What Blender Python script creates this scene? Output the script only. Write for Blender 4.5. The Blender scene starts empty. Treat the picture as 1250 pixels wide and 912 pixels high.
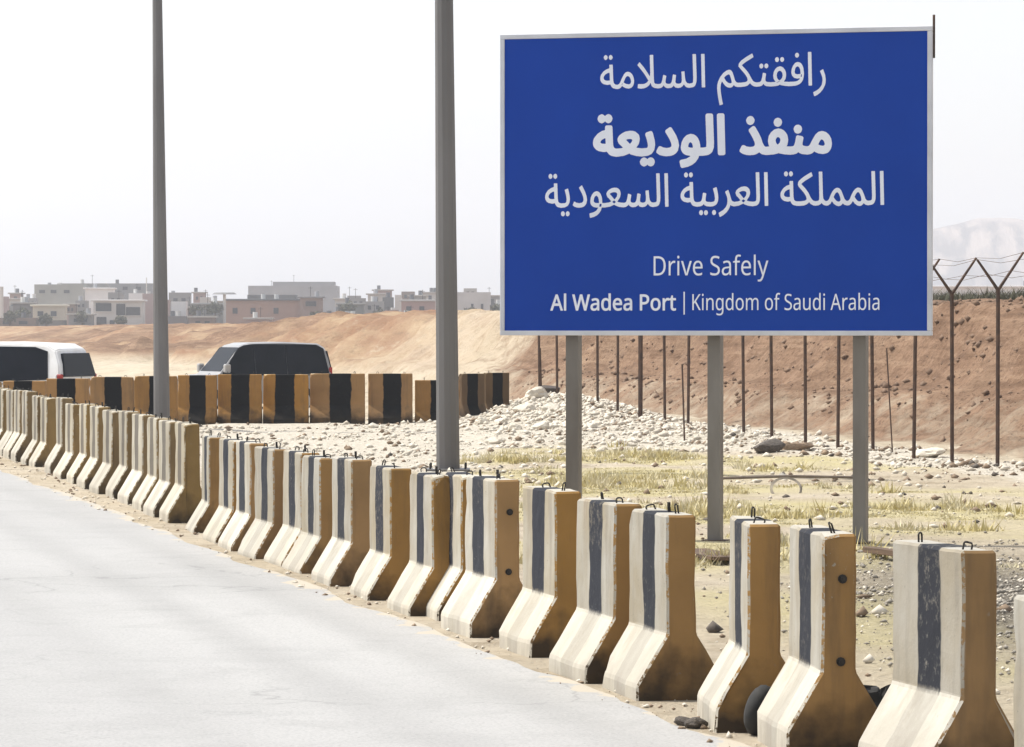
import bpy, bmesh, math, random
import numpy as np
from mathutils import Vector, Matrix, noise

random.seed(7)
rng = np.random.default_rng(7)
S = bpy.context.scene
C = S.collection
R = math.radians

# ------------------------------------------------------------------ camera
F = 5000.0          # focal length in photo pixels (1250 px wide)
CX, HY = 625.0, 398.0
EYE = 1.93
cam = bpy.data.cameras.new('camera')
cam.lens = 144.0
cam.sensor_width = 36.0
cam.clip_start = 0.5
cam.clip_end = 20000.0
camo = bpy.data.objects.new('camera', cam)
camo.location = (0, 0, EYE)
camo.rotation_euler = (math.pi / 2 - math.atan(58.0 / F), 0, 0)
C.objects.link(camo)
S.camera = camo

# ------------------------------------------------------------------ light
SUN_EL = 57.0
SUN_DIR = Vector((-0.93, 0.33, 0)).normalized()
w = bpy.data.worlds.new("World")
S.world = w
w.use_nodes = True
wn = w.node_tree
wn.nodes.clear()
sky = wn.nodes.new('ShaderNodeTexSky')
sky.sky_type = 'NISHITA'
sky.sun_disc = False
sky.sun_elevation = R(SUN_EL)
sky.sun_rotation = math.atan2(SUN_DIR.x, SUN_DIR.y)
sky.air_density = 1.0
sky.dust_density = 1.6
sky.ozone_density = 1.0
hs = wn.nodes.new('ShaderNodeHueSaturation')
hs.inputs['Saturation'].default_value = 0.28
bg = wn.nodes.new('ShaderNodeBackground')
bg.inputs['Strength'].default_value = 0.15
wo = wn.nodes.new('ShaderNodeOutputWorld')
wn.links.new(sky.outputs[0], hs.inputs['Color'])
wn.links.new(hs.outputs[0], bg.inputs['Color'])
wn.links.new(bg.outputs[0], wo.inputs['Surface'])

sl = bpy.data.lights.new('sun', 'SUN')
sl.energy = 3.5
sl.angle = R(0.5)
sl.color = (1.0, 0.95, 0.86)
so = bpy.data.objects.new('sun', sl)
to_sun = Vector((SUN_DIR.x * math.cos(R(SUN_EL)), SUN_DIR.y * math.cos(R(SUN_EL)), math.sin(R(SUN_EL))))
so.rotation_euler = to_sun.to_track_quat('Z', 'Y').to_euler()
so.location = (-20, 10, 40)
C.objects.link(so)

S.view_settings.view_transform = 'Standard'
S.view_settings.look = 'None'
S.view_settings.exposure = 0.56
S.view_settings.gamma = 1.0
S.view_settings.use_curve_mapping = False
S.cycles.volume_bounces = 1
S.cycles.max_bounces = 6

# ------------------------------------------------------------------ helpers
def sx(px, Y): return (px - CX) / F * Y
def sz(py, Y): return EYE - (py - HY) / F * Y
def gy(py, z=0.0): return (EYE - z) * F / (py - HY)

def tag(o, label=None, cat=None, group=None, kind=None):
    if label: o['label'] = label
    if cat: o['category'] = cat
    if group: o['group'] = group
    if kind: o['kind'] = kind
    return o

def empty(name, loc=(0, 0, 0), rz=0.0):
    o = bpy.data.objects.new(name, None)
    o.empty_display_size = 0.3
    o.location = loc
    o.rotation_euler = (0, 0, rz)
    C.objects.link(o)
    return o

def link(name, me, parent=None, mats=None):
    o = bpy.data.objects.new(name, me)
    C.objects.link(o)
    if parent is not None: o.parent = parent
    return o

def copy_tree(o, parent=None):
    c = o.copy()
    C.objects.link(c)
    c.parent = parent
    for ch in list(o.children):
        copy_tree(ch, c)
    return c

class MB:
    """collects primitives into one mesh"""
    def __init__(s):
        s.bm = bmesh.new()
    def box(s, x0, x1, y0, y1, z0, z1, mi=0, M=None, bevel=0.0):
        r = bmesh.ops.create_cube(s.bm, size=1.0)
        vs = r['verts']
        for v in vs:
            v.co = Vector(((x0 + x1) / 2 + v.co.x * (x1 - x0), (y0 + y1) / 2 + v.co.y * (y1 - y0), (z0 + z1) / 2 + v.co.z * (z1 - z0)))
        fs = set(f for v in vs for f in v.link_faces)
        for f in fs: f.material_index = mi
        if bevel:
            es = list(set(e for v in vs for e in v.link_edges))
            rb = bmesh.ops.bevel(s.bm, geom=es, offset=bevel, segments=1, affect='EDGES', profile=0.5)
            vs = list(set(v for f in rb['faces'] for v in f.verts) | set(v for v in vs if v.is_valid))
        if M is not None:
            for v in vs:
                if v.is_valid: v.co = M @ v.co
        return s
    def tube(s, pts, r, seg=8, mi=0, r2=None, cap=True):
        pts = [Vector(p) for p in pts]
        n = len(pts)
        rings = []
        for i, p in enumerate(pts):
            d = (pts[min(i + 1, n - 1)] - pts[max(i - 1, 0)]).normalized()
            a = Vector((0, 0, 1)) if abs(d.z) < 0.9 else Vector((0, 1, 0))
            u = d.cross(a).normalized(); v = d.cross(u).normalized()
            rr = r if r2 is None else r + (r2 - r) * i / max(1, n - 1)
            rings.append([s.bm.verts.new(p + (u * math.cos(t) + v * math.sin(t)) * rr) for t in [2 * math.pi * (k + .5) / seg for k in range(seg)]])
        for i in range(n - 1):
            for k in range(seg):
                f = s.bm.faces.new((rings[i][k], rings[i][(k + 1) % seg], rings[i + 1][(k + 1) % seg], rings[i + 1][k]))
                f.material_index = mi
        if cap:
            for rg, rev in ((rings[0], True), (rings[-1], False)):
                f = s.bm.faces.new(rg[::-1] if rev else rg); f.material_index = mi
        return s
    def poly(s, pts, mi=0):
        f = s.bm.faces.new([s.bm.verts.new(Vector(p)) for p in pts]); f.material_index = mi
        return s
    def prism(s, prof, y0, y1, mi=0):
        """profile in (x,z) extruded along y"""
        a = [s.bm.verts.new((p[0], y0, p[1])) for p in prof]
        b = [s.bm.verts.new((p[0], y1, p[1])) for p in prof]
        n = len(prof)
        fs = [s.bm.faces.new(a), s.bm.faces.new(b[::-1])]
        for i in range(n):
            fs.append(s.bm.faces.new((a[i], b[i], b[(i + 1) % n], a[(i + 1) % n])))
        for f in fs: f.material_index = mi
        return s
    def build(s, name, mats, parent=None, smooth=False, mesh_only=False):
        bmesh.ops.recalc_face_normals(s.bm, faces=s.bm.faces[:])
        me = bpy.data.meshes.new(name)
        s.bm.to_mesh(me); s.bm.free()
        for m in (mats if isinstance(mats, (list, tuple)) else [mats]): me.materials.append(m)
        if smooth:
            for p in me.polygons: p.use_smooth = True
        if mesh_only: return me
        return link(name, me, parent)

# ------------------------------------------------------------------ materials
class NT:
    def __init__(s, name):
        s.m = bpy.data.materials.new(name); s.m.use_nodes = True
        s.t = s.m.node_tree; s.t.nodes.clear()
        s.out = s.n('ShaderNodeOutputMaterial')
        s.b = s.n('ShaderNodeBsdfPrincipled')
        s.l(s.b.outputs[0], s.out.inputs['Surface'])
        s.tc = s.n('ShaderNodeTexCoord')
    def n(s, k): return s.t.nodes.new(k)
    def l(s, a, b): s.t.links.new(a, b)
    def noise(s, scale, detail=4, vec=None, rough=0.55, coord='Object', sc3=None, dist=0.0):
        n = s.n('ShaderNodeTexNoise'); n.inputs['Scale'].default_value = scale
        n.inputs['Detail'].default_value = detail; n.inputs['Roughness'].default_value = rough
        n.inputs['Distortion'].default_value = dist
        v = vec if vec is not None else s.tc.outputs[coord]
        if sc3:
            mp = s.n('ShaderNodeMapping'); mp.inputs['Scale'].default_value = sc3
            s.l(v, mp.inputs['Vector']); v = mp.outputs[0]
        s.l(v, n.inputs['Vector'])
        return n.outputs[0]
    def ramp(s, fac, a, b, ca=(0, 0, 0, 1), cb=(1, 1, 1, 1)):
        r = s.n('ShaderNodeValToRGB')
        r.color_ramp.elements[0].position = a; r.color_ramp.elements[1].position = b
        r.color_ramp.elements[0].color = ca; r.color_ramp.elements[1].color = cb
        s.l(fac, r.inputs[0]); return r.outputs[0]
    def mix(s, fac, a, b):
        m = s.n('ShaderNodeMix'); m.data_type = 'RGBA'
        for inp, val in ((m.inputs[0], fac), (m.inputs[6], a), (m.inputs[7], b)):
            if isinstance(val, (int, float)): inp.default_value = val
            elif isinstance(val, tuple): inp.default_value = (*val[:3], 1)
            else: s.l(val, inp)
        return m.outputs[2]
    def math(s, op, a, b=0.0, c=None, clamp=False):
        m = s.n('ShaderNodeMath'); m.operation = op; m.use_clamp = clamp
        for i, val in enumerate((a, b) if c is None else (a, b, c)):
            if isinstance(val, (int, float)): m.inputs[i].default_value = val
            else: s.l(val, m.inputs[i])
        return m.outputs[0]
    def bump(s, h, strength=0.4, dist=0.02):
        b = s.n('ShaderNodeBump'); b.inputs['Strength'].default_value = strength
        b.inputs['Distance'].default_value = dist
        s.l(h, b.inputs['Height']); s.l(b.outputs[0], s.b.inputs['Normal'])
    def sep(s, v):
        x = s.n('ShaderNodeSeparateXYZ'); s.l(v, x.inputs[0]); return x.outputs
    def fin(s, col, rough=0.85, metal=0.0, spec=None):
        if isinstance(col, tuple): s.b.inputs['Base Color'].default_value = (*col[:3], 1)
        else: s.l(col, s.b.inputs['Base Color'])
        if isinstance(rough, (int, float)): s.b.inputs['Roughness'].default_value = rough
        else: s.l(rough, s.b.inputs['Roughness'])
        s.b.inputs['Metallic'].default_value = metal
        if spec is not None: s.b.inputs['Specular IOR Level'].default_value = spec
        return s.m

def simple(name, c1, c2=None, scale=4.0, rough=0.8, metal=0.0, bump=0.0, bd=0.01, detail=5, spec=None, lo=.35, hi=.65, sc3=None):
    t = NT(name)
    if c2 is None: c2 = tuple(v * 0.75 for v in c1)
    nz = t.noise(scale, detail, sc3=sc3)
    col = t.mix(t.ramp(nz, lo, hi), c1, c2)
    if bump: t.bump(nz, bump, bd)
    return t.fin(col, rough, metal, spec)

M = {}
M['rust'] = simple('rusty_steel', (0.10, 0.055, 0.035), (0.045, 0.028, 0.022), 9, 0.8, 0.2, 0.3)
M['galv'] = simple('galvanised_steel', (0.17, 0.165, 0.165), (0.13, 0.125, 0.125), 2.5, 0.5, 0.35, 0.05, sc3=(1, 1, .15))
M['post'] = simple('sign_post_steel', (0.22, 0.205, 0.19), (0.15, 0.135, 0.12), 3.0, 0.55, 0.3, 0.05, sc3=(1, 1, .3))
M['dark_iron'] = simple('dark_iron', (0.05, 0.045, 0.04), (0.02, 0.018, 0.016), 20, 0.7, 0.4)
M['rubber'] = simple('black_rubber', (0.018, 0.018, 0.018), (0.035, 0.033, 0.03), 12, 0.85, 0, .2)
M['timber'] = simple('weathered_timber', (0.16, 0.10, 0.06), (0.07, 0.045, 0.03), 6, 0.85, 0, .3, sc3=(.4, 6, 6))
M['white_rock'] = simple('white_rock', (0.68, 0.63, 0.54), (0.55, 0.49, 0.40), 5, 0.9, 0, .6, .03)
M['brown_rock'] = simple('brown_rock', (0.30, 0.22, 0.15), (0.17, 0.12, 0.08), 5, 0.9, 0, .6, .03)
M['dark_rock'] = simple('dark_stone', (0.06, 0.05, 0.045), (0.13, 0.11, 0.09), 6, 0.9, 0, .6, .03)

def mat_barrier(name, side_a, side_b, end_c, stripe_c, all_ochre=False):
    t = NT(name)
    info = t.n('ShaderNodeObjectInfo')
    rnd = info.outputs['Random']
    # every barrier gets its own patch of the noise field
    cmb = t.n('ShaderNodeVectorMath'); cmb.operation = 'ADD'
    sc = t.n('ShaderNodeVectorMath'); sc.operation = 'SCALE'
    sc.inputs[0].default_value = (37.0, 11.0, 23.0); t.l(rnd, sc.inputs['Scale'])
    t.l(t.tc.outputs['Object'], cmb.inputs[0]); t.l(sc.outputs[0], cmb.inputs[1])
    V = cmb.outputs[0]
    o = t.sep(t.tc.outputs['Object'])
    nrm = t.sep(t.tc.outputs['Normal'])
    big = t.noise(2.2, 4, V); fine = t.noise(26, 6, V, 0.7)
    streak = t.noise(9, 5, V, .6, sc3=(1, 1, .12))
    side = t.mix(t.ramp(big, .35, .65), side_a, side_b)
    side = t.mix(t.math('MULTIPLY', t.ramp(streak, .48, .70), 0.55), side, (0.21, 0.185, 0.15))
    pits = t.ramp(t.noise(60, 2, V), .68, .74)
    side = t.mix(t.math('MULTIPLY', pits, .5), side, (.12, .11, .10))
    rustrun = t.math('MULTIPLY', t.ramp(t.noise(7, 4, V, .6, sc3=(1, 1, .05)), .60, .70), t.ramp(o[2], .55, 1.0))
    side = t.mix(t.math('MULTIPLY', rustrun, .45), side, (.20, .12, .06))
    end = t.mix(t.ramp(big, .3, .75), end_c, tuple(v * .70 for v in end_c))
    end = t.mix(t.math('MULTIPLY', t.ramp(streak, .5, .72), .5), end, (.11, .08, .05))
    # long faces away from the traffic and end faces keep their ochre paint
    if all_ochre:
        base = end
    else:
        isside = t.math('MULTIPLY', t.math('GREATER_THAN', t.math('MULTIPLY', nrm[1], -1.0), 0.12), t.math('LESS_THAN', t.math('ADD', t.math('ABSOLUTE', nrm[0]), t.math('MULTIPLY', t.math('SUBTRACT', fine, .5), 2.0)), .72))
        base = t.mix(isside, end, side)
    istop = t.math('GREATER_THAN', nrm[2], 0.8)
    base = t.mix(istop, base, tuple(min(1, v * 1.15) for v in side_a))  # sunlit look of the top put into its paler colour
    if not all_ochre:
        low = t.math('LESS_THAN', o[2], .39)
        base = t.mix(t.math('MULTIPLY', t.math('MULTIPLY', low, isside), t.math('ADD', .45, t.math('MULTIPLY', t.ramp(streak, .35, .6), .5))), base, (.55, .515, .44))  # foot made paler: settled dust, with sun glare put into the colour
    # stripe round the middle of the length, wavering edge
    wob = t.math('MULTIPLY', t.math('SUBTRACT', t.noise(3.5, 3, V), .5), 0.08)
    ax = t.math('ABSOLUTE', t.math('ADD', t.math('ADD', o[0], wob), t.math('MULTIPLY', t.math('SUBTRACT', rnd, .5), .10)))
    hw = t.math('ADD', t.math('MULTIPLY', rnd, 0.035), 0.125 if not all_ochre else 0.165)
    st = t.ramp(t.math('SUBTRACT', ax, hw), 0.0, 0.012, (1, 1, 1, 1), (0, 0, 0, 1))
    notend = t.math('LESS_THAN', t.math('ABSOLUTE', nrm[0]), 0.6)
    st = t.math('MULTIPLY', st, notend)
    wear = t.ramp(t.math('ADD', fine, t.math('MULTIPLY', t.math('SUBTRACT', big, .5), .5)), .55, .70)
    st = t.math('MULTIPLY', st, t.math('SUBTRACT', 1.0, t.math('MULTIPLY', wear, 0.0 if all_ochre else t.math('MULTIPLY', t.math('FRACT', t.math('MULTIPLY', rnd, 13.7)), .4))))
    # dust, plus sun glare put into the colour, pales the stripe on the foot
    if not all_ochre:
        dust = t.ramp(t.math('ADD', o[2], t.math('MULTIPLY', t.math('SUBTRACT', fine, .5), .06)), .375, .405, (1, 1, 1, 1), (0, 0, 0, 1))
        st = t.math('MULTIPLY', st, t.math('SUBTRACT', 1.0, t.math('MULTIPLY', dust, .78)))
    col = t.mix(st, base, stripe_c)
    tone = t.n('ShaderNodeHueSaturation'); t.l(t.math('ADD', t.math('MULTIPLY', rnd, .26), .87), tone.inputs['Value']); t.l(t.math('ADD', t.math('MULTIPLY', t.math('FRACT', t.math('MULTIPLY', rnd, 7.3)), .22), .93), tone.inputs['Saturation']); t.l(col, tone.inputs['Color']); col = tone.outputs[0]
    # chips and grime splashed up from the ground, ragged upper edge
    col = t.mix(t.math('MULTIPLY', t.ramp(fine, .66, .72), .5), col, (.24, .21, .17))
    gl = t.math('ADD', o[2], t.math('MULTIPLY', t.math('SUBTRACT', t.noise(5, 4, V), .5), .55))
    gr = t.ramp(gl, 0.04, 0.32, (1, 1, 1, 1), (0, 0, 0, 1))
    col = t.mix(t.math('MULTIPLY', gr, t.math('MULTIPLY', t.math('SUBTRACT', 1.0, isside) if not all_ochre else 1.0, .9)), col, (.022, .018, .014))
    if not all_ochre:
        col = t.mix(t.math('MULTIPLY', t.math('MULTIPLY', gr, isside), t.math('MULTIPLY', t.ramp(streak, .4, .6), .5)), col, (.20, .17, .14))
    h = t.math('ADD', t.math('MULTIPLY', fine, .6), big)
    t.bump(h, .45, .012)
    return t.fin(col, .88, spec=.25)
M['barrier'] = mat_barrier('weathered_painted_concrete', (.38, .36, .315), (.31, .27, .20), (.345, .205, .082), (.018, .020, .028))
M['barrier_faded'] = mat_barrier('faded_dusty_painted_concrete', (.40, .37, .30), (.31, .27, .20), (.27, .185, .085), (.12, .105, .085))
M['barrier_far'] = mat_barrier('ochre_and_black_painted_concrete', (.4, .33, .22), (.35, .26, .15), (.36, .20, .075), (.004, .004, .005), True)
M['barrier_far_dark'] = mat_barrier('shade_darkened_painted_concrete', (.2, .16, .1), (.15, .11, .07), (.13, .08, .04), (.003, .003, .004), True)  # deeper shade on the turned end barriers, put into darker paint colours
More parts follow.
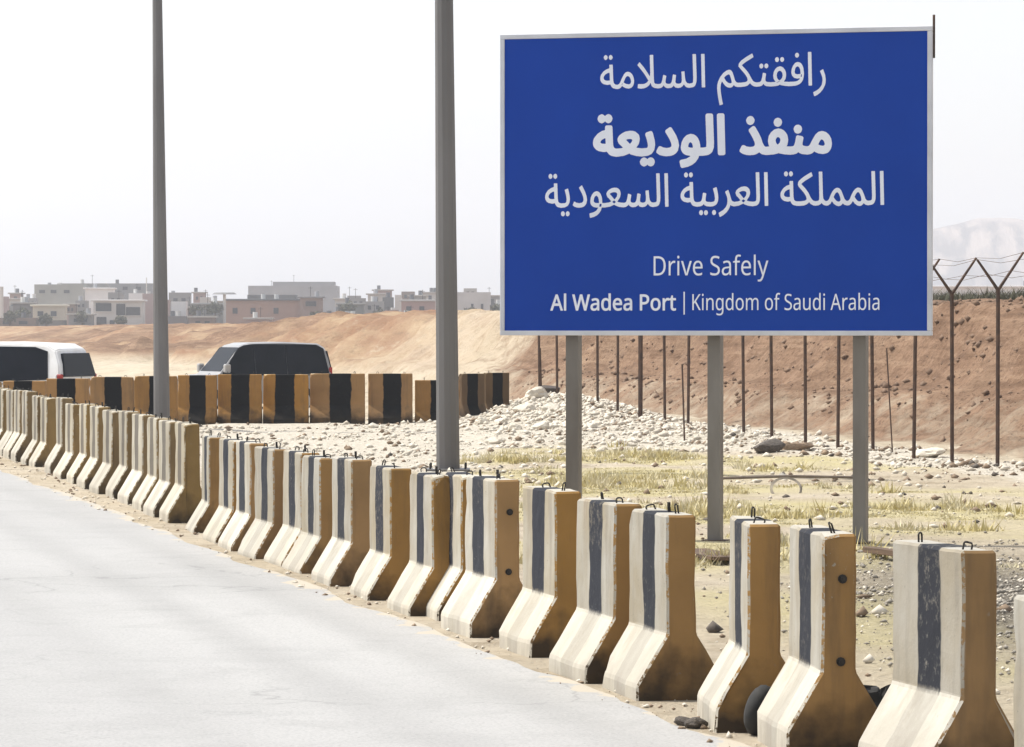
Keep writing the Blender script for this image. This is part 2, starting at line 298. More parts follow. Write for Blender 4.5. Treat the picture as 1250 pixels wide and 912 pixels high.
GLYPHS = {
'A1': '1172 -142 1169 -138 1156 -82 1149 -40 1147 -16 1146 -12 1146 -6 1147 -2 1148 16 1155 40 1176 76 1206 106 1210 109 1238 125 1264 131 1278 127 1294 111 1305 84 1319 46 1332 33 1348 29 1378 29 1382 30 1390 30 1392 31 1418 33 1436 40 1440 50 1434 70 1416 92 1390 118 1376 130 1360 146 1352 155 1352 158 1353 166 1356 176 1359 180 1366 188 1380 200 1408 216 1430 228 1482 252 1484 250 1486 248 1495 226 1495 224 1490 221 1426 190 1408 180 1387 166 1385 164 1385 162 1418 133 1438 114 1456 92 1478 58 1490 43 1494 39 1512 31 1528 29 1550 31 1556 32 1569 40 1579 66 1585 98 1588 102 1590 103 1612 98 1617 94 1611 66 1610 56 1611 42 1616 36 1630 31 1652 30 1656 29 1668 29 1672 30 1700 30 1706 31 1707 32 1702 38 1690 53 1689 58 1685 80 1690 106 1702 126 1708 132 1724 144 1738 147 1750 150 1766 147 1780 140 1794 126 1803 112 1807 100 1809 82 1803 54 1788 34 1788 32 1792 31 1824 30 1828 29 1844 29 1850 30 1882 30 1886 31 1894 31 1916 35 1934 46 1939 54 1939 56 1936 56 1916 53 1890 58 1885 60 1871 72 1866 76 1864 80 1858 100 1862 128 1874 152 1893 172 1896 174 1906 178 1922 180 1938 177 1950 170 1956 164 1965 152 1973 134 1979 94 1979 88 1976 66 1970 44 1958 28 1953 22 1938 12 1914 3 1894 -1 1872 -2 1870 -3 1830 -4 1826 -3 1804 -2 1766 4 1748 9 1734 3 1712 -1 1690 -2 1686 -3 1654 -4 1650 -3 1642 -3 1638 -2 1622 -1 1606 4 1600 9 1594 17 1592 18 1582 8 1574 3 1572 2 1554 -2 1524 -4 1502 -1 1486 6 1476 12 1462 25 1453 16 1438 6 1412 -1 1394 -2 1392 -3 1382 -3 1378 -4 1344 -4 1320 1 1311 10 1306 12 1298 3 1288 -5 1268 -8 1248 -5 1226 6 1204 28 1194 42 1191 40 1182 20 1179 -6 1179 -12 1180 -16 1181 -36 1185 -58 1194 -102 1202 -132 1198 -136;2078 -83 2076 -80 2073 -72 2068 -58 2068 -54 2070 -52 2100 -40 2123 -26 2137 -12 2149 4 2156 38 2155 50 2154 58 2147 76 2132 106 2134 110 2154 120 2158 122 2162 120 2181 76 2186 44 2186 32 2185 28 2185 18 2179 0 2160 -32 2134 -57 2103 -76 2082 -83;170 -4 144 1 138 2 132 5 126 9 114 22 110 30 108 33 104 33 80 29 44 35 30 42 24 47 18 54 12 62 10 70 9 78 11 94 16 108 31 124 40 134 68 149 98 158 99 160 98 182 100 186 128 186 131 184 131 174 132 170 132 152 133 146 133 128 134 122 134 104 135 100 135 80 136 76 136 66 141 44 143 40 148 38 154 32 174 29 178 29 193 34 204 46 218 74 238 105 244 112 260 125 280 129 298 125 304 122 318 111 325 104 336 82 340 60 340 54 338 38 333 24 328 17 316 6 310 3 288 -2 264 1 256 3 242 9 222 20 208 5 204 3 192 -2 176 -4;406 -4 382 -1 378 0 376 2 375 4 378 26 380 31 384 32 428 31 448 35 466 44 478 56 479 58 468 74 443 106 420 131 374 178 373 180 373 180 392 200 394 201 394 201 436 160 468 122 490 94 492 92 494 92 495 96 498 124 497 132 497 154 496 158 496 182 495 186 495 210 494 214 494 238 493 242 493 252 494 254 496 256 522 256 525 254 526 252 533 68 536 44 540 37 546 33 574 29 578 29 596 31 604 37 606 38 615 60 623 96 626 99 628 100 650 93 654 90 649 70 646 48 646 44 650 37 656 32 674 29 688 30 694 31 703 40 710 58 717 96 719 100 722 102 744 98 746 97 749 94 745 74 745 68 742 46 745 38 750 33 752 32 763 30 774 29 788 31 798 36 802 43 805 56 805 64 804 68 803 98 800 120 801 122 804 123 824 125 828 125 830 122 835 74 842 48 844 46 854 36 858 33 880 29 906 33 912 38 914 46 914 58 915 62 915 84 914 88 913 136 912 140 911 186 910 192 910 212 909 218 909 238 908 244 908 254 912 256 938 256 941 252 941 242 942 238 943 192 944 188 944 168 945 164 945 142 946 138 946 116 947 112 947 92 948 86 947 52 946 42 937 18 928 8 924 6 914 1 908 0 874 -4 858 -1 850 1 838 9 824 24 812 10 796 1 790 -1 770 -4 744 0 732 9 726 17 724 17 722 12 718 8 702 -1 670 -4 652 -1 636 9 628 19 621 10 602 -1 576 -4 570 -4 538 0 518 10 513 14 507 26 504 32 502 40 499 38 489 24 484 19 460 5 436 -2 418 -3 414 -4;1000 -2 998 2 998 16 997 20 997 52 996 56 996 88 995 94 995 124 994 130 994 160 993 166 993 198 992 202 992 234 991 238 991 252 992 254 994 256 1022 256 1024 252 1024 238 1025 234 1025 202 1026 198 1026 166 1027 160 1027 130 1028 124 1028 94 1029 88 1029 56 1030 52 1030 20 1031 16 1031 2 1030 -1 1028 -2;2026 -2 2023 2 2023 16 2022 20 2022 52 2021 56 2021 88 2020 94 2020 124 2019 130 2019 160 2018 166 2018 198 2017 202 2017 234 2016 238 2016 252 2018 255 2020 256 2046 256 2049 252 2049 238 2050 234 2050 202 2051 198 2051 166 2052 160 2052 130 2053 124 2053 94 2054 88 2054 56 2055 52 2055 20 2056 16 2056 2 2055 0 2052 -2;220 26 223 26 231 42 231 44 230 45 230 44 220 30 219 28;1271 26 1274 25 1282 27 1287 32 1287 34 1285 46 1281 60 1278 68 1271 84 1265 92 1258 95 1252 94 1237 88 1222 78 1214 70 1214 68 1230 46 1235 42 1252 30;1718 26 1720 25 1744 32 1747 34 1746 35 1744 36 1742 36 1728 30 1720 29 1717 28;282 32 286 31 298 33 302 35 308 42 311 54 306 74 294 89 280 96 270 94 266 92 256 82 242 56 238 46 260 35;1742 42 1744 41 1754 46 1768 58 1770 62 1776 80 1772 99 1762 110 1752 115 1746 116 1734 112 1731 110 1722 98 1718 80 1724 58 1736 46;76 62 86 62 90 63 100 63 103 64 104 68 103 72 102 110 100 123 98 124 86 122 80 121 76 118 58 110 48 100 45 96 41 84 45 74 46 72 58 65;1949 64 1958 68 1958 78 1956 87 1956 88 1952 87 1950 86 1948 66;1917 86 1924 86 1926 87 1942 88 1946 90 1947 92 1944 116 1942 124 1932 140 1926 145 1920 146 1916 147 1902 141 1894 128 1890 108 1892 98 1894 94 1900 89;1570 135 1560 139 1557 142 1554 148 1552 156 1556 166 1560 169 1568 173 1572 174 1582 170 1585 168 1587 166 1590 158 1591 154 1587 144 1584 140 1578 137;1620 135 1608 139 1606 142 1604 144 1600 154 1601 158 1604 166 1606 168 1608 170 1620 174 1624 173 1632 168 1635 166 1639 156 1637 148 1634 142 1630 139;1722 182 1710 186 1708 188 1706 190 1702 202 1703 206 1706 212 1708 214 1710 217 1722 221 1726 220 1734 216 1737 212 1741 202 1739 196 1736 189 1732 186;1770 182 1760 186 1756 190 1753 196 1751 202 1755 212 1758 216 1766 220 1771 220 1782 217 1784 214 1786 212 1789 206 1790 202 1786 190 1783 188 1776 184;1912 213 1902 217 1899 220 1897 222 1894 228 1893 232 1897 244 1900 246 1906 250 1914 252 1924 248 1926 245 1930 240 1933 232 1928 222 1924 218 1916 214;62 222 52 227 49 230 47 232 43 242 44 246 48 254 52 257 62 262 74 257 76 254 78 252 82 242 81 238 76 230 74 227;112 222 100 227 98 230 96 232 92 242 93 246 98 254 100 257 112 262 122 257 125 254 127 252 131 242 130 238 126 230 122 227',
'A2': '656 -95 650 -94 647 -92 642 -84 635 -54 636 -48 638 -45 646 -40 684 -33 710 -20 714 -16 712 -14 682 -9 670 -3 660 4 655 10 647 24 645 34 644 44 649 72 651 80 664 103 674 114 688 125 716 133 738 129 754 120 766 108 769 104 777 88 780 80 785 60 787 40 808 40 826 43 828 44 830 46 830 58 831 62 831 84 830 88 830 110 829 114 829 136 828 142 827 186 826 192 826 212 825 218 825 238 824 244 824 252 825 258 828 262 832 266 840 267 864 267 870 266 874 263 878 258 879 252 879 242 880 238 881 192 882 188 882 168 883 164 883 142 884 138 884 116 885 112 885 92 886 86 886 62 885 58 885 44 884 38 875 14 872 9 862 0 846 -9 836 -11 804 -15 778 -15 777 -16 772 -30 756 -52 750 -58 726 -75 696 -87;374 -82 366 -80 356 -74 350 -68 345 -58 344 -52 345 -46 349 -38 353 -32 360 -26 370 -22 376 -21 380 -22 390 -26 394 -29 398 -33 400 -33 404 -29 408 -26 418 -22 424 -21 430 -22 440 -26 444 -30 449 -36 453 -46 454 -52 452 -60 446 -72 440 -77 430 -81 424 -82 418 -81 408 -77 404 -74 400 -70 398 -70 394 -74 390 -77 380 -81;170 -15 138 -9 130 -6 118 1 106 14 100 21 80 18 66 20 40 25 22 34 10 46 2 58 0 64 -2 76 -2 82 1 100 6 112 23 132 32 141 36 144 64 160 86 165 87 166 88 172 87 176 87 182 88 188 92 194 96 196 102 197 126 197 134 196 138 193 140 189 142 182 142 174 143 170 143 150 144 146 144 128 145 122 145 104 146 98 146 80 147 76 147 66 152 49 160 42 174 40 210 43 218 45 219 46 208 57 196 67 191 72 186 78 181 90 179 100 180 108 189 124 194 129 212 142 238 154 264 158 272 159 292 158 310 153 324 142 334 134 338 128 343 106 341 88 335 68 318 46 320 45 322 44 358 40 392 42 399 44 401 48 403 58 401 74 395 98 384 128 384 136 386 140 392 146 420 155 428 155 432 153 437 146 441 136 452 96 454 84 456 62 450 28 435 8 430 2 406 -9 390 -12 356 -15 318 -11 280 -1 274 1 268 6 266 6 228 -8 218 -10 204 -11 184 -14;536 -15 516 -13 488 -6 470 6 465 12 465 16 466 22 476 42 481 48 486 53 496 53 516 44 540 40 564 43 574 50 576 60 574 70 572 76 561 100 531 146 531 150 531 156 536 162 562 179 570 179 576 176 583 166 611 122 625 88 631 56 623 22 614 10 608 4 592 -6 574 -12 560 -14 550 -14 546 -15;1142 -15 1122 -13 1094 -5 1084 1 1075 8 1072 12 1072 20 1087 48 1090 50 1094 53 1104 53 1122 44 1148 40 1172 43 1181 50 1183 58 1181 70 1170 94 1156 118 1138 146 1138 150 1138 156 1144 162 1168 179 1174 179 1178 179 1186 172 1212 130 1229 96 1238 68 1249 48 1256 42 1262 40 1287 42 1288 42 1283 50 1277 78 1279 92 1283 112 1298 134 1302 138 1320 152 1326 155 1352 161 1374 157 1391 148 1406 133 1416 118 1420 104 1423 86 1423 82 1418 54 1417 50 1412 44 1412 41 1442 40 1458 42 1462 44 1466 49 1473 68 1480 106 1484 110 1488 113 1494 114 1499 112 1522 108 1528 104 1532 100 1533 94 1527 66 1527 60 1526 58 1526 52 1528 48 1536 43 1560 40 1572 43 1580 52 1594 78 1616 113 1622 120 1638 133 1644 136 1666 140 1678 138 1694 133 1712 119 1718 112 1721 108 1732 88 1737 60 1735 38 1729 20 1722 10 1715 2 1704 -6 1680 -12 1672 -13 1640 -8 1622 -1 1610 6 1600 -4 1588 -10 1582 -12 1562 -15 1556 -15 1552 -14 1528 -12 1518 -10 1506 -5 1498 1 1496 2 1484 -7 1478 -9 1462 -13 1444 -14 1442 -15 1432 -15 1430 -14 1420 -14 1416 -13 1398 -12 1368 -7 1352 -3 1342 -7 1314 -12 1292 -13 1290 -14 1262 -15 1232 -9 1214 4 1198 -6 1180 -12 1166 -14 1156 -14 1152 -15;928 -13 922 -12 918 -8 915 -4 914 2 907 252 908 259 912 263 916 266 922 267 948 267 954 266 958 262 961 258 962 252 969 2 968 -5 964 -9 960 -12 954 -13;721 40 730 40 732 41 732 50 731 56 726 68 721 74 716 77 711 76 707 74 702 66 700 60 698 50 699 46 702 44 712 41;1668 42 1672 42 1678 43 1682 45 1685 50 1686 54 1685 58 1682 68 1674 80 1664 84 1660 84 1658 83 1651 74 1643 60 1640 52 1641 50 1652 45;1346 54 1348 54 1350 55 1362 66 1367 82 1366 90 1363 96 1359 100 1352 103 1350 104 1342 101 1334 90 1332 80 1337 64;269 72 272 71 284 84 287 90 288 98 285 100 282 102 270 104 262 103 256 103 252 102 244 99 242 98;76 74 88 73 91 74 92 76 92 88 91 92 91 108 90 110 86 111 75 106 63 100 56 92 53 84 55 80 62 76 64 75;1492 124 1486 125 1476 129 1470 134 1465 144 1462 156 1463 160 1467 170 1472 176 1476 180 1484 183 1493 184 1498 184 1508 180 1514 176 1518 170 1521 164 1523 154 1522 150 1518 138 1513 132 1508 129 1504 127;1348 171 1344 172 1332 176 1327 180 1323 186 1319 196 1318 202 1320 210 1323 218 1327 222 1332 227 1344 231 1348 232 1358 230 1364 227 1369 224 1374 218 1378 208 1379 202 1376 190 1374 186 1370 181 1364 176 1354 172;1150 186 1144 187 1134 191 1128 196 1125 200 1120 212 1119 218 1120 222 1124 230 1130 239 1142 245 1150 247 1158 245 1166 242 1170 238 1175 232 1180 223 1181 216 1180 212 1176 202 1170 194 1166 191 1158 188;62 211 58 212 46 217 41 222 37 226 33 236 32 242 34 250 40 262 44 265 50 268 58 272 64 273 68 272 78 267 82 264 86 260 88 260 92 264 96 267 106 272 112 273 118 272 128 267 133 262 137 258 141 248 142 242 140 234 134 222 128 217 120 213 112 211 106 212 98 216 92 220 88 224 86 224 82 220 78 217 68 212',
'A3': '470 -85 467 -84 465 -80 460 -54 462 -51 466 -49 502 -42 530 -29 532 -27 543 -16 549 -6 549 -6 548 -5 530 -5 506 -1 502 0 490 6 482 12 478 16 471 28 470 34 469 46 473 72 486 96 506 115 530 123 532 123 548 120 560 114 562 112 574 100 585 78 589 60 591 32 592 30 622 30 646 33 654 33 660 34 681 42 680 44 659 64 646 74 642 78 634 94 633 100 633 104 641 118 658 132 686 145 714 149 736 148 748 144 753 142 766 131 770 127 772 122 777 104 776 94 773 82 768 70 744 40 744 39 754 36 780 32 798 31 802 30 818 31 826 33 833 38 837 46 843 60 851 96 853 100 856 101 880 94 884 90 885 88 879 64 877 46 880 38 884 34 890 32 904 30 916 31 922 32 931 40 939 58 945 96 947 100 950 103 972 99 976 97 979 94 976 72 974 62 973 46 974 39 982 33 1002 30 1012 31 1020 33 1026 37 1030 42 1032 50 1033 58 1033 78 1030 102 1029 120 1030 123 1034 124 1056 126 1060 125 1061 122 1066 74 1072 50 1074 47 1086 34 1108 30 1132 33 1136 35 1140 40 1142 46 1142 58 1143 62 1143 84 1142 88 1141 136 1140 140 1139 186 1138 192 1138 212 1137 218 1137 238 1136 244 1136 254 1137 256 1140 257 1166 257 1168 256 1171 252 1171 242 1172 240 1173 192 1174 188 1175 142 1176 138 1176 116 1177 112 1177 92 1178 86 1178 62 1177 58 1177 44 1167 16 1160 8 1156 6 1142 0 1102 -5 1082 -1 1072 4 1064 9 1052 22 1042 10 1026 0 1018 -2 998 -5 976 -2 970 0 954 14 950 8 930 -2 900 -5 886 -3 880 -1 864 9 858 17 852 10 830 -2 806 -5 800 -5 760 -1 724 10 712 17 674 3 662 0 648 -1 620 -5 586 -5 584 -8 577 -28 568 -38 558 -50 538 -65 506 -78;1776 -85 1773 -82 1764 -58 1764 -56 1764 -54 1770 -50 1808 -33 1835 -10 1848 12 1852 36 1851 56 1846 72 1829 106 1830 110 1856 123 1858 123 1860 122 1873 94 1892 44 1900 36 1920 30 1954 33 1960 34 1976 39 1980 41 1980 42 1958 65 1945 74 1939 82 1936 88 1932 102 1940 118 1958 132 1986 145 2014 149 2024 149 2028 148 2034 148 2048 144 2052 142 2070 127 2074 116 2077 104 2075 88 2069 72 2056 56 2044 42 2044 40 2056 36 2078 32 2098 31 2102 30 2114 31 2128 33 2132 34 2137 40 2139 46 2139 58 2140 62 2140 84 2139 88 2138 136 2137 140 2136 186 2135 192 2135 212 2134 218 2134 238 2133 244 2133 254 2134 256 2136 257 2164 257 2167 256 2168 252 2168 242 2169 238 2169 218 2170 214 2170 192 2171 188 2171 168 2172 162 2172 142 2173 138 2173 116 2174 112 2174 92 2175 86 2175 62 2174 58 2174 44 2170 30 2165 18 2156 8 2140 0 2102 -5 2060 -1 2022 10 2010 17 1966 1 1918 -5 1916 -5 1890 1 1882 8 1872 -14 1860 -32 1844 -49 1812 -71 1782 -84 1778 -85;190 -72 176 -66 173 -62 169 -52 171 -46 175 -38 178 -35 190 -31 194 -32 204 -38 210 -52 209 -56 204 -66 194 -71;238 -72 224 -66 222 -62 218 -52 220 -46 224 -38 228 -35 238 -31 242 -32 252 -37 255 -40 259 -52 258 -56 252 -66 242 -71;1588 -72 1574 -66 1571 -62 1567 -52 1569 -46 1573 -38 1576 -35 1588 -31 1592 -32 1602 -37 1604 -40 1608 -52 1607 -56 1602 -66 1592 -71;1636 -72 1626 -68 1622 -66 1617 -56 1616 -52 1620 -40 1622 -37 1632 -32 1637 -32 1648 -35 1651 -38 1655 -46 1657 -52 1653 -62 1650 -66 1642 -70;1716 -71 1706 -67 1703 -64 1698 -54 1697 -50 1701 -40 1704 -36 1714 -31 1718 -30 1728 -34 1732 -36 1736 -44 1738 -52 1734 -62 1732 -65 1724 -69;2952 -10 2930 -5 2914 4 2904 10 2888 29 2884 26 2873 10 2870 8 2853 -2 2846 -4 2830 -5 2806 0 2792 10 2786 17 2780 10 2758 -1 2726 -5 2708 -3 2702 -2 2674 11 2662 24 2654 16 2638 6 2612 -2 2604 -3 2594 -3 2590 -4 2580 -4 2576 -5 2542 -5 2510 1 2496 8 2484 20 2478 32 2476 32 2450 28 2416 34 2402 41 2394 47 2389 52 2381 64 2379 76 2379 86 2380 94 2384 104 2388 110 2402 126 2410 134 2440 151 2468 158 2469 170 2468 174 2468 182 2470 186 2474 187 2498 187 2502 186 2503 184 2503 174 2504 170 2504 152 2505 146 2505 128 2506 122 2506 104 2507 100 2507 80 2508 76 2508 66 2513 44 2516 40 2526 33 2530 32 2546 30 2578 30 2618 34 2634 41 2638 50 2632 68 2616 90 2591 114 2572 130 2558 144 2551 156 2553 172 2555 178 2558 183 2562 187 2582 202 2606 217 2628 228 2653 240 2682 253 2685 252 2694 232 2696 226 2695 222 2626 189 2598 173 2586 164 2586 162 2620 133 2637 116 2656 94 2677 60 2689 46 2695 40 2706 34 2718 31 2728 30 2750 33 2756 35 2760 40 2762 46 2762 58 2763 62 2763 86 2762 90 2762 116 2761 120 2761 146 2760 150 2760 176 2759 182 2759 206 2758 212 2758 236 2757 240 2757 252 2758 256 2762 257 2788 257 2790 256 2792 254 2792 240 2793 238 2793 212 2794 206 2794 182 2795 176 2795 152 2796 146 2796 122 2797 116 2797 92 2798 88 2798 74 2803 48 2816 35 2818 33 2834 30 2848 35 2860 48 2874 76 2892 104 2910 121 2926 129 2940 132 2958 128 2962 126 2979 110 3011 46 3024 34 3028 32 3040 30 3054 35 3065 48 3079 76 3098 104 3116 121 3132 129 3144 132 3164 128 3168 126 3185 110 3207 68 3216 46 3228 34 3234 32 3246 30 3270 33 3274 35 3279 42 3280 46 3280 58 3281 62 3281 84 3280 88 3280 110 3279 114 3279 136 3278 140 3278 160 3277 166 3277 186 3276 192 3276 212 3275 218 3275 238 3274 242 3274 252 3275 256 3278 257 3306 256 3308 256 3309 252 3309 242 3310 238 3311 192 3312 188 3312 168 3313 164 3313 142 3314 138 3314 116 3315 112 3315 92 3316 86 3316 62 3315 58 3315 44 3314 40 3304 16 3296 8 3280 0 3242 -5 3216 0 3198 12 3192 4 3180 -5 3174 -7 3160 -10 3138 -6 3132 -3 3110 10 3098 24 3092 28 3090 26 3076 8 3058 -3 3036 -5 3016 -1 3008 1 2994 12 2992 11 2990 7 2986 3 2974 -5 2968 -7 2954 -10;170 -5 142 0 138 1 130 5 124 9 114 20 109 30 108 32 80 28 44 34 28 42 22 47 17 52 10 64 8 76 8 82 10 94 16 110 31 126 38 134 70 151 97 158 98 172 97 176 97 182 98 186 100 187 128 187 130 186 132 184 132 174 133 170 133 150 134 146 134 126 135 122 135 104 136 96 137 66 142 44 145 40 156 33 174 30 210 32 216 34 224 40 228 60 224 84 219 102 209 130 209 134 210 136 212 137 236 145 240 145 243 142 252 114 258 90 260 76 261 62 257 38 255 32 242 14 236 9 210 -1 176 -5;350 -5 330 -3 308 3 292 13 290 16 301 38 304 42 306 43 312 42 326 35 356 30 384 34 394 41 397 44 401 58 398 76 386 102 362 138 355 148 355 150 356 153 380 169 382 169 385 168 414 122 417 116 431 84 436 56 430 30 428 26 416 12 408 6 402 3 382 -3 364 -4 362 -5;1544 -5 1516 0 1512 1 1504 5 1498 9 1488 20 1483 30 1482 32 1452 28 1418 34 1402 42 1392 52 1385 62 1383 70 1382 78 1383 94 1390 110 1405 126 1412 134 1444 151 1471 158 1472 172 1471 176 1471 182 1474 186 1476 187 1502 187 1504 186 1506 184 1506 174 1507 170 1507 152 1508 146 1508 128 1509 122 1509 104 1510 100 1510 80 1511 76 1511 66 1516 44 1520 40 1528 33 1548 30 1572 32 1580 34 1590 41 1593 46 1599 62 1605 96 1607 102 1610 104 1634 99 1639 96 1640 94 1634 66 1633 56 1633 44 1636 39 1638 36 1652 32 1674 31 1678 30 1686 30 1712 33 1722 39 1723 40 1727 58 1723 84 1718 102 1708 130 1708 134 1709 136 1712 137 1736 145 1740 145 1743 142 1752 114 1757 90 1760 66 1759 52 1757 38 1748 20 1744 15 1732 6 1710 -2 1702 -3 1676 -5 1672 -4 1644 -2 1624 5 1614 15 1598 3 1592 1 1576 -3 1556 -4 1552 -5;1230 -3 1228 -2 1227 2 1227 14 1226 18 1226 46 1225 50 1225 76 1224 82 1224 108 1223 114 1223 140 1222 146 1222 172 1221 178 1221 204 1220 208 1220 236 1219 240 1219 252 1220 256 1224 257 1250 257 1252 256 1254 252 1254 238 1255 234 1255 202 1256 198 1256 166 1257 160 1257 130 1258 124 1258 94 1259 88 1259 56 1260 52 1260 20 1261 16 1261 2 1260 -2 1256 -3;2226 -3 2224 -2 2223 2 2223 16 2222 20 2222 52 2221 56 2221 88 2220 94 2220 124 2219 130 2219 160 2218 166 2218 198 2217 202 2217 234 2216 238 2216 252 2217 256 2220 257 2248 257 2250 256 2251 252 2251 238 2252 234 2252 202 2253 198 2253 166 2254 160 2254 130 2255 124 2255 94 2256 88 2256 56 2257 52 2257 20 2258 16 2258 2 2257 -2 2254 -3;3368 -3 3365 -2 3364 2 3364 16 3363 20 3363 52 3362 56 3362 88 3361 94 3361 124 3360 130 3360 160 3359 166 3359 198 3358 202 3358 234 3357 238 3357 252 3358 256 3362 257 3388 257 3391 256 3392 252 3392 238 3393 234 3393 202 3394 198 3394 166 3395 160 3395 130 3396 124 3396 94 3397 88 3397 56 3398 52 3398 20 3399 16 3399 2 3398 -2 3394 -3;559 2 581 2 584 18 584 23 582 24 564 24 562 12 559 4;710 26 712 25 730 38 728 39 716 46 714 49 712 50 694 40 694 38 698 34;2009 26 2012 25 2029 38 2028 39 2013 48 2012 49 2010 49 1994 40 1993 38 1996 34;2951 26 2956 25 2962 26 2964 28 2970 33 2972 42 2970 54 2964 68 2956 84 2948 93 2946 95 2938 97 2928 94 2916 82 2904 62 2904 60 2913 48 2928 34 2940 27;3156 26 3160 25 3170 27 3175 32 3177 42 3175 54 3168 72 3161 84 3154 92 3152 95 3144 97 3134 94 3122 82 3110 62 3110 60 3119 48 3134 34 3146 27;535 30 556 30 558 32 558 36 555 58 549 74 538 85 530 88 528 87 516 82 508 70 503 48 506 40 512 35 524 31;2012 58 2014 58 2020 61 2036 77 2039 86 2042 98 2039 104 2030 111 2012 114 1998 113 1992 112 1974 106 1968 102 1967 100 1968 99 1982 87;712 58 714 58 720 61 737 78 740 86 743 98 740 104 732 111 714 114 700 113 694 112 676 106 668 102 668 100 670 97 692 78;76 64 86 63 90 64 100 64 102 66 103 68 102 72 101 110 100 122 98 123 86 121 80 120 76 117 60 110 48 98 46 96 42 84 45 76 48 72 58 66;1450 64 1460 63 1464 64 1474 64 1476 66 1477 68 1476 72 1475 110 1474 122 1472 123 1460 121 1454 120 1450 117 1434 110 1422 98 1420 96 1416 84 1419 76 1422 72 1432 66;2446 64 2456 63 2460 64 2470 64 2472 65 2473 68 2472 74 2472 94 2471 100 2471 122 2468 123 2456 121 2452 120 2446 117 2432 111 2428 108 2418 97 2413 84 2416 76 2418 72 2430 66;62 221 48 228 42 242 43 246 48 256 62 263 77 256 83 242 82 238 77 228;112 221 97 228 91 242 92 246 97 256 112 263 126 256 132 242 131 238 126 228;1436 221 1422 228 1420 232 1416 242 1417 246 1422 256 1436 263 1450 256 1453 252 1457 242 1456 238 1451 228;1486 221 1472 228 1469 232 1465 242 1466 246 1471 256 1486 263 1500 256 1502 252 1506 242 1505 238 1500 228;2434 221 2419 228 2413 242 2414 246 2419 256 2434 263 2448 256 2454 242 2453 238 2448 228;2482 221 2468 228 2462 242 2463 246 2468 256 2482 263 2497 256 2503 242 2502 238 2497 228',
